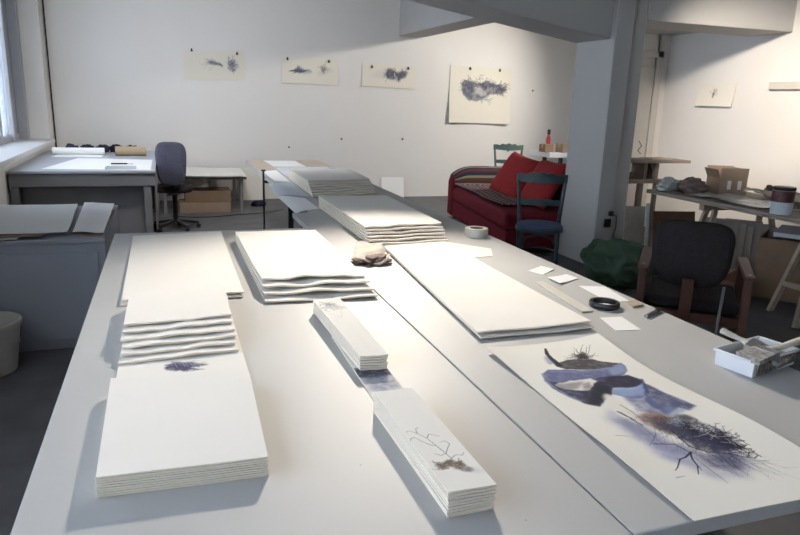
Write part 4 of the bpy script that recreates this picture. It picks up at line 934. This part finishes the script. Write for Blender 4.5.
cafe_chair('dark green wooden chair with a round blue seat, in front of the sofa', (3.06, 5.08, 0), -.50, 'green_paint', 'fabric_seat')
cafe_chair('faded green wooden chair standing behind the sofa by the back wall', (4.80, 8.95, 0), -.35, 'green_paint_pale', 'fabric_seat')
# white side table with boxes at the back wall, half behind the pillar
o = thing('side_table', 'white narrow side table at the back wall, half hidden by the pillar', 'table', (6.3, 9.55, 0))
MB().box(-.66, .6, -.32, .3, .70, .78).build('tabletop', M['plastic_white'], o, bevel=.003)
for x in (-.42, .5):
    for y in (-.26, .22): MB().box(x-.025, x+.025, y-.025, y+.025, 0, .70).build('leg', M['black_steel'], o)
carton('cardboard_box', 'small brown box at the window end of the white side table', (5.66, 9.38, .781), .1, .16, .16, .12, 'card')
carton('cardboard_box', 'brown box on the white side table next to the pillar', (5.94, 9.32, .781), .2, .2, .16, .14, 'card_pale')
o = thing('squeeze_bottle', 'slim red bottle with a black cap on the side table', 'bottle', (5.82, 9.6, .78))
MB().lathe([(.035, 0), (.038, .01), (.036, .2), (.015, .26)], n=18).build('bottle_body', M['red'], o, smooth=True, autosmooth=True)
MB().lathe([(.022, .26), (.026, .27), (.026, .33), (.02, .34)], n=18).build('cap', M['black_plastic'], o, smooth=True, autosmooth=True)
tag(MB().lump((6.58, 9.45, .84), (.13, .1, .09), 4, .4, 2.5, 3, .781).build('dark_rag', M['cloth_navy'], smooth=True), 'dark cloth heap on the side table against the pillar edge', 'rag')

# ================================================================== ALCOVE
def wall_sheet(label, y0, y1, z0, z1, name, cat, bend, art=None, m=None):
    o = sheet_mesh(name, rect(0, y1-y0, 0, z1-z0), 0, .004, lambda u, v: .012+bend*(1-v)**2, 60, 40, art=art, m=m)
    # local x -> -world y, local y -> world z, local z -> -world x
    o.matrix_world = Matrix.Translation((RX, y1, z0)) @ Matrix(((0, 0, -1, 0), (-1, 0, 0, 0), (0, 1, 0, 0), (0, 0, 0, 1)))
    return tag(o, label, cat)
ar = Art(0, .56, 0, .24, 140, 60, base=(.76, .73, .66), seed=61)
ar.poly([(.22, .14), (.25, .17), (.255, .11), (.24, .085), (.225, .10)], (.12, .11, .12), .85, .005, .02, 40, .3, 3)
for k in range(10): ar.twig((.24, .12), PI/2+ar.r.normal(0, .5), .07, .002, (.2, .2, .22), .6)
wall_sheet('small cream drawing of a dark bird-like mark on the bright alcove wall', 5.96, 6.50, 1.545, 1.79, 'ink_drawing', 'drawing', .035, art=ar)
tag(MB().box(RX-.05, RX, 4.6, 5.50, 1.725, 1.80).build('wall_ledge', M['plastic_cream'], bevel=.004), 'narrow cream ledge on the bright alcove wall', 'ledge')

# alcove work table on trestles
o = thing('trestle_table', 'long cluttered work table on wooden trestles along the alcove wall', 'table', (4.78, 4.0, 0))
MB().box(-.46, .50, -1.55, 1.28, .725, .75).build('tabletop', M['wood_grey'], o, bevel=.003)
MB().box(-.462, .502, -1.552, 1.282, .716, .7248).build('table_edge', M['wood_pale'], o)
def trestle(o, y, m='wood_pale'):
    for s in (-1, 1):
        for e in (-1, 1):
            MB().bar((s*.34-.03*s, y+e*.045, .66), (s*.40-(.17 if s < 0 and e < 0 else 0), y+e*.19, .0), .045, .03, up=(0, 1, 0)).build('leg', M[m], o)
    MB().box(-.42, .42, y-.03, y+.03, .655, .7155).build('trestle_rail', M[m], o, bevel=.003)
    for s in (-1, 1): MB().box(s*.375-.015, s*.375+.015, y-.15, y+.15, .22, .26).build('trestle_brace', M[m], o)
trestle(o, .60); trestle(o, -.42)
# open cardboard box
def open_box(label, loc, rz, w, d, h, m, flaps):
    o = thing('cardboard_box', label, 'box', loc, rz); t = .005
    b = MB().box(-w/2, w/2, -d/2, d/2, 0, t)
    b.box(-w/2, -w/2+t, -d/2, d/2, t, h).box(w/2-t, w/2, -d/2, d/2, t, h).box(-w/2+t, w/2-t, -d/2, -d/2+t, t, h).box(-w/2+t, w/2-t, d/2-t, d/2, t, h)
    b.build('box_body', M[m], o)
    for (side, L, ang) in flaps:
        c, s = math.cos(ang), math.sin(ang)
        if side in 'EW':
            k = 1 if side == 'E' else -1
            MB().bar((k*(w/2-t/2), 0, h), (k*(w/2-t/2+c*L), 0, h+s*L), d, t, up=(0, 1, 0) if False else (-s*k, 0, c)).build('flap', M[m], o)
        else:
            k = 1 if side == 'N' else -1
            MB().bar((0, k*(d/2-t/2), h), (0, k*(d/2-t/2+c*L), h+s*L), w, t, up=(0, -s*k, c)).build('flap', M[m], o)
    return o
bx = open_box('open cardboard box with raised flaps on the alcove work table', (4.93, 4.94, .75), 1.25, .27, .25, .145, 'card_pale', [('W', .10, 1.5), ('E', .10, 1.35), ('N', .09, 1.15), ('S', .09, 1.6)])
for y0 in (-.075, .02): MB().box(-.1365, -.1355, y0, y0+.035, .05, .13).build('label', M['paper'], bx)

# tin
o = thing('paint_tub', 'pale plastic paint tub with a dark red band and black lid', 'tub', (4.40, 3.84, .75))
MB().lathe([(.070, 0), (.074, .004), (.076, .085), (.076, .180), (.073, .182)], n=32).build('tub_body', M['tin_pale'], o, smooth=True, autosmooth=True)
MB().lathe([(.0775, .095), (.0775, .178), (.0765, .178), (.0765, .095)], n=32, close=True).build('label_band', M['tin_red'], o, smooth=True, autosmooth=True)
MB().lathe([(.078, .183), (.080, .186), (.080, .205), (.076, .208)], n=32).build('lid', M['tin_black'], o, smooth=True, autosmooth=True)
o = thing('paint_tub', 'small dark pot at the edge of the picture on the alcove table', 'pot', (4.64, 3.60, .75))
MB().lathe([(.04, 0), (.045, .01), (.045, .075), (.04, .08)], n=24).build('pot_body', M['cloth_dark'], o, smooth=True, autosmooth=True)
MB().lathe([(.047, .0805), (.047, .095)], n=24).build('lid', M['tin_black'], o, smooth=True, autosmooth=True)
# wrinkled sheets and heaps
def crumple(name, label, cat, q, z, m, amp, f, seed, n=30):
    rr = random.Random(seed); a, b = rr.random()*9, rr.random()*9
    def w(u, v): 
        out = np.zeros_like(u)
        for j in range(u.shape[0]):
            for i in range(u.shape[1]): out[j, i] = amp*(.5+.5*noise.noise(Vector((u[j, i]*f+a, v[j, i]*f+b, 0)))+.35*abs(noise.noise(Vector((u[j, i]*f*2.3+b, v[j, i]*f*2.3, a)))))
        return np.maximum(out, 0)
    o = sheet_mesh(name, q, z, .002, w, n, n, m=M[m], ragged=.006, seed=seed); return tag(o, label, cat)
crumple('plastic_sheet', 'cloudy wrinkled plastic sheet along the front of the alcove table', 'sheet', [(4.40, 4.00), (4.80, 4.05), (4.82, 4.78), (4.42, 4.85)], .7515, 'plastic_clear', .03, 4, 5)
crumple('brown_paper', 'crumpled brown paper behind the plastic sheet and beside the open box', 'paper', [(4.84, 4.02), (5.22, 4.0), (5.22, 4.62), (4.86, 4.66)], .7515, 'paper_tan', .10, 3, 11)
crumple('brown_paper', 'flat greyish paper near the black-lidded tub', 'paper', [(4.62, 3.70), (5.18, 3.62), (5.2, 3.97), (4.66, 3.97)], .7515, 'paper_grey', .01, 3, 12)
tag(MB().lump((4.60, 5.0, .80), (.12, .11, .075), 3, .5, 2.6, 4, .7505).build('crumpled_bag', M['bag_brown'], smooth=True), 'crumpled mauve-brown bag beside the open cardboard box', 'bag')
tag(MB().lump((4.76, 5.215, .79), (.11, .055, .07), 6, .5, 2.6, 4, .7505).build('crumpled_bag', M['cloth_dark'], smooth=True), 'dark brown crumpled bag just behind the mauve-brown bag', 'bag')
tag(MB().lump((4.59, 5.20, .775), (.055, .05, .035), 9, .4, 2.6, 4, .7505).build('dark_rag', M['cloth_navy'], smooth=True), 'navy rag at the pillar end of the alcove table', 'rag')
tag(MB().lump((5.21, 4.70, .79), (.05, .05, .06), 2, .3, 2.6, 3, .7505).build('dark_rag', M['cloth_dark'], smooth=True), 'small dark rag behind the open cardboard box', 'rag')
tag(MB().lump((4.44, 5.13, .80), (.11, .06, .075), 2, .4, 2.4, 4, .7505).build('plastic_bag', M['plastic_clear'], smooth=True), 'cloudy crumpled plastic bag on the pillar end of the alcove table', 'bag')
# stool-height unit with a plank
o = thing('storage_rack', 'narrow rack beyond the alcove table with a plank as its top shelf', 'rack', (4.62, 5.75, 0))
MB().box(-.42, .46, -.16, .16, .965, .993).build('plank', M['wood_grey'], o, bevel=.003)
MB().box(-.36, .16, -.14, .16, .76, .80).build('shelf', M['wood_pale'], o, bevel=.003)
for x in (-.10, .10):
    for y in (-.10, .12): MB().box(x-.018, x+.018, y-.018, y+.018, 0, .7595).build('leg', M['wood_grey'], o)
MB().box(-.06, -.02, -.10, .10, .80, .9645).box(.08, .12, -.10, .10, .80, .9645).build('upright', M['wood_grey'], o)
tag(MB().box(-.13, .13, -.1, .1, 0, .012).build('sketch_pad', M['paper_tan'], bevel=.002), 'thin tan sketch pad lying on the plank', 'pad').location = (4.78, 5.76, .9935)
o = thing('glue_bottle', 'dark brown bottle under the plank', 'bottle', (4.66, 5.70, .8005))
MB().lathe([(.03, 0), (.033, .01), (.033, .09), (.014, .12), (.014, .145)], n=18).build('bottle_body', M['cloth_dark'], o, smooth=True, autosmooth=True)
MB().lathe([(.016, .1452), (.016, .16)], n=18).build('cap', M['tin_black'], o, smooth=True, autosmooth=True)
tag(MB().lump((4.36, 5.72, .83), (.10, .08, .05), 12, .4, 2.6, 3, .801).build('crumpled_bag', M['bag_brown'], smooth=True), 'small brown heap on the lower shelf under the plank', 'bag')
carton('cardboard_box', 'flat pale box on the lower shelf beside the dark bottle', (4.74, 5.80, .8005), 0, .09, .16, .05, 'paper_tan')

# things under and in front of the alcove table
def slab(name, label, cat, p, rz, w, t, h, lean, m):
    o = MB().box(-w/2, w/2, 0, t, 0, h).build(name, M[m], bevel=.003)
    o.matrix_world = Matrix.Translation(p) @ rotz(rz) @ Matrix.Rotation(-lean, 4, 'X')
    return tag(o, label, cat)
slab('canvas', 'brown-backed canvas leaning beside the pillar', 'canvas', (4.03, 5.02, .006), -.25, .19, .018, .62, .06, 'wood_grey')
slab('canvas', 'grey-green board edge-on beside the brown-backed canvas', 'canvas', (4.195, 5.0, .006), .9, .16, .03, .64, .06, 'board_green')
slab('brown_board', 'dark brown board leaning in the gap under the alcove table', 'board', (4.50, 5.0, .01), -.2, .42, .02, .56, .18, 'board_brown')
for k in range(6):
    slab('paper_folder', '%s grey folder upright beneath the alcove table, counted from the pillar' % ['first', 'second', 'third', 'fourth', 'fifth', 'last'][k], 'folder', (4.66+.05*k, 4.66-.035*k, .003), -.9+.02*k, .30, .018, .56-.02*(k % 3), .02, 'wood_grey')['group'] = 'grey folders under the alcove table'
open_box('big brown cardboard carton on the floor under the alcove table', (5.02, 4.06, .0), .62, .62, .66, .50, 'card', [('E', .18, -1.2)])
slab('foam_sheet', 'grey tray lid resting on the big brown carton', 'lid', (5.12, 3.94, .51), .62, .50, .40, .035, 0, 'paper_grey')
carton('cardboard_box', 'low reddish-brown carton in front of the big brown carton', (4.30, 4.18, 0), .50, .46, .34, .20, 'card_in')

# green bag
o = thing('fabric_bag', 'dark green crumpled bag on the floor at the foot of the pillar', 'bag', (3.66, 4.74, 0))
MB().lump((0, 0, .17), (.30, .27, .23), 5, .30, 1.9, 5, .002).build('bag_body', M['bag_green'], o, smooth=True)
MB().tube([(-.12, -.16, .30), (-.15, -.22, .22), (-.16, -.25, .1), (-.10, -.27, .03)], .010, 8).build('bag_strap', M['bag_green'], o, smooth=True)

# old wooden armchair with dark upholstered back
AC = math.atan2(-.44, .9)
o = thing('armchair', 'old reddish wooden armchair with a dark upholstered back, behind the tables', 'chair', (2.87, 3.02, 0), -.72)
W2 = .27
b = rounded_back(.43, .375, .07, .92, 3.4).build('backrest', M['fabric_dark'], o, smooth=True, autosmooth=True)
b.location = (-.03, -.26, .735); b.rotation_euler = (.10, 0, 0)
MB().box(-.25, .25, -.22, .28, .40, .47).build('seat', M['fabric_dark'], o, bevel=.03, seg=3)
MB().box(-.26, .26, -.235, .285, .345, .3995).build('seat_frame', M['wood_red'], o, bevel=.004)
MB().bar((-.03, -.265, .36), (-.03, -.28, .60), .06, .03, up=(0, 1, 0)).build('back_support', M['wood_red'], o, bevel=.004)
for s in (-1, 1):
    MB().bar((s*W2, -.24, 0), (s*W2, -.22, .62), .042, .05, up=(0, 1, 0)).build('leg', M['wood_red'], o, bevel=.005)
    MB().bar((s*W2, .27, 0), (s*W2, .25, .62), .042, .05, up=(0, 1, 0)).build('leg', M['wood_red'], o, bevel=.005)
    ar_ = MB().box(s*W2-.03, s*W2+.03, -.27, .30, .621, .645).build('armrest', M['wood_red'], o, bevel=.008)
    MB().lathe([(.006, 0), (.01, .002), (.008, .005)], (s*W2, -.22, .6455), 10).build('stud', M['grey_steel'], ar_)
MB().tube([(.14, -.30, .30), (.15, -.285, .58)], .008).build('back_rod', M['grey_steel'], o)

# ================================================================== LIGHT
def spot(name, loc, tgt, power, col, size, blend, rad):
    l = bpy.data.lights.new(name, 'SPOT'); l.energy = power; l.color = col; l.spot_size = size; l.spot_blend = blend; l.shadow_soft_size = rad
    o = bpy.data.objects.new(name, l); COL.objects.link(o); o.location = loc
    o.rotation_euler = (Vector(tgt)-Vector(loc)).to_track_quat('-Z', 'Y').to_euler(); return o
WARM = (1, .90, .77)
spot('lamp_over_tables', (1.5, 4.75, 2.45), (.50, 1.2, .75), 545, WARM, math.radians(78), 1.0, .07)
spot('lamp_alcove', (3.2, 3.6, 2.75), (RX, 5.65, 1.40), 600, (1, .88, .75), math.radians(44), .9, .10)
spot('lamp_back_wall', (6.6, 7.65, 3.08), (1.2, BY, .0), 620, (1, .93, .85), math.radians(100), .8, .22)
spot('fill_back_corner', (.1, 6.0, 3.08), (.95, 9.0, .60), 230, (1, .97, .95), math.radians(120), .9, .2)  # added unseen fill spot, brightens the dim back wall and far stacks
for k, (a, b) in enumerate(wins):
    l = bpy.data.lights.new('daylight_portal', 'AREA'); l.shape = 'RECTANGLE'; l.size = WT-SZ; l.size_y = b-a
    l.cycles.is_portal = True
    o = bpy.data.objects.new('daylight_portal', l); COL.objects.link(o); o.location = (WX-.46, (a+b)/2, (SZ+WT)/2); o.rotation_euler = (0, -PI/2, 0)
w = bpy.data.worlds.new('overcast_sky'); S.world = w; w.use_nodes = True
bg = w.node_tree.nodes['Background']; bg.inputs['Color'].default_value = (.79, .87, 1, 1); bg.inputs['Strength'].default_value = 6.2

# ================================================================== CAMERA
f, pitch, yaw, roll = 670.036, .244676, .33673, .0325397
fw = Vector((math.sin(yaw)*math.cos(pitch), math.cos(yaw)*math.cos(pitch), -math.sin(pitch)))
r = Vector((math.cos(yaw), -math.sin(yaw), 0)); u = r.cross(fw)
r2 = r*math.cos(roll)+u*math.sin(roll); u2 = -r*math.sin(roll)+u*math.cos(roll)
cd = bpy.data.cameras.new('camera'); cam = bpy.data.objects.new('camera', cd); COL.objects.link(cam)
mw = Matrix((r2, u2, -fw)).transposed().to_4x4(); mw.translation = (0, 0, 1.5); cam.matrix_world = mw
cd.sensor_fit = 'HORIZONTAL'; cd.sensor_width = 36; cd.lens = f/800*36; cd.clip_start = .05
S.camera = cam
S.view_settings.view_transform = 'Standard'; S.view_settings.look = 'None'; S.view_settings.gamma = 1; S.view_settings.use_curve_mapping = False
S.view_settings.exposure = 0.17
S.cycles.max_bounces = 8; S.cycles.diffuse_bounces = 5
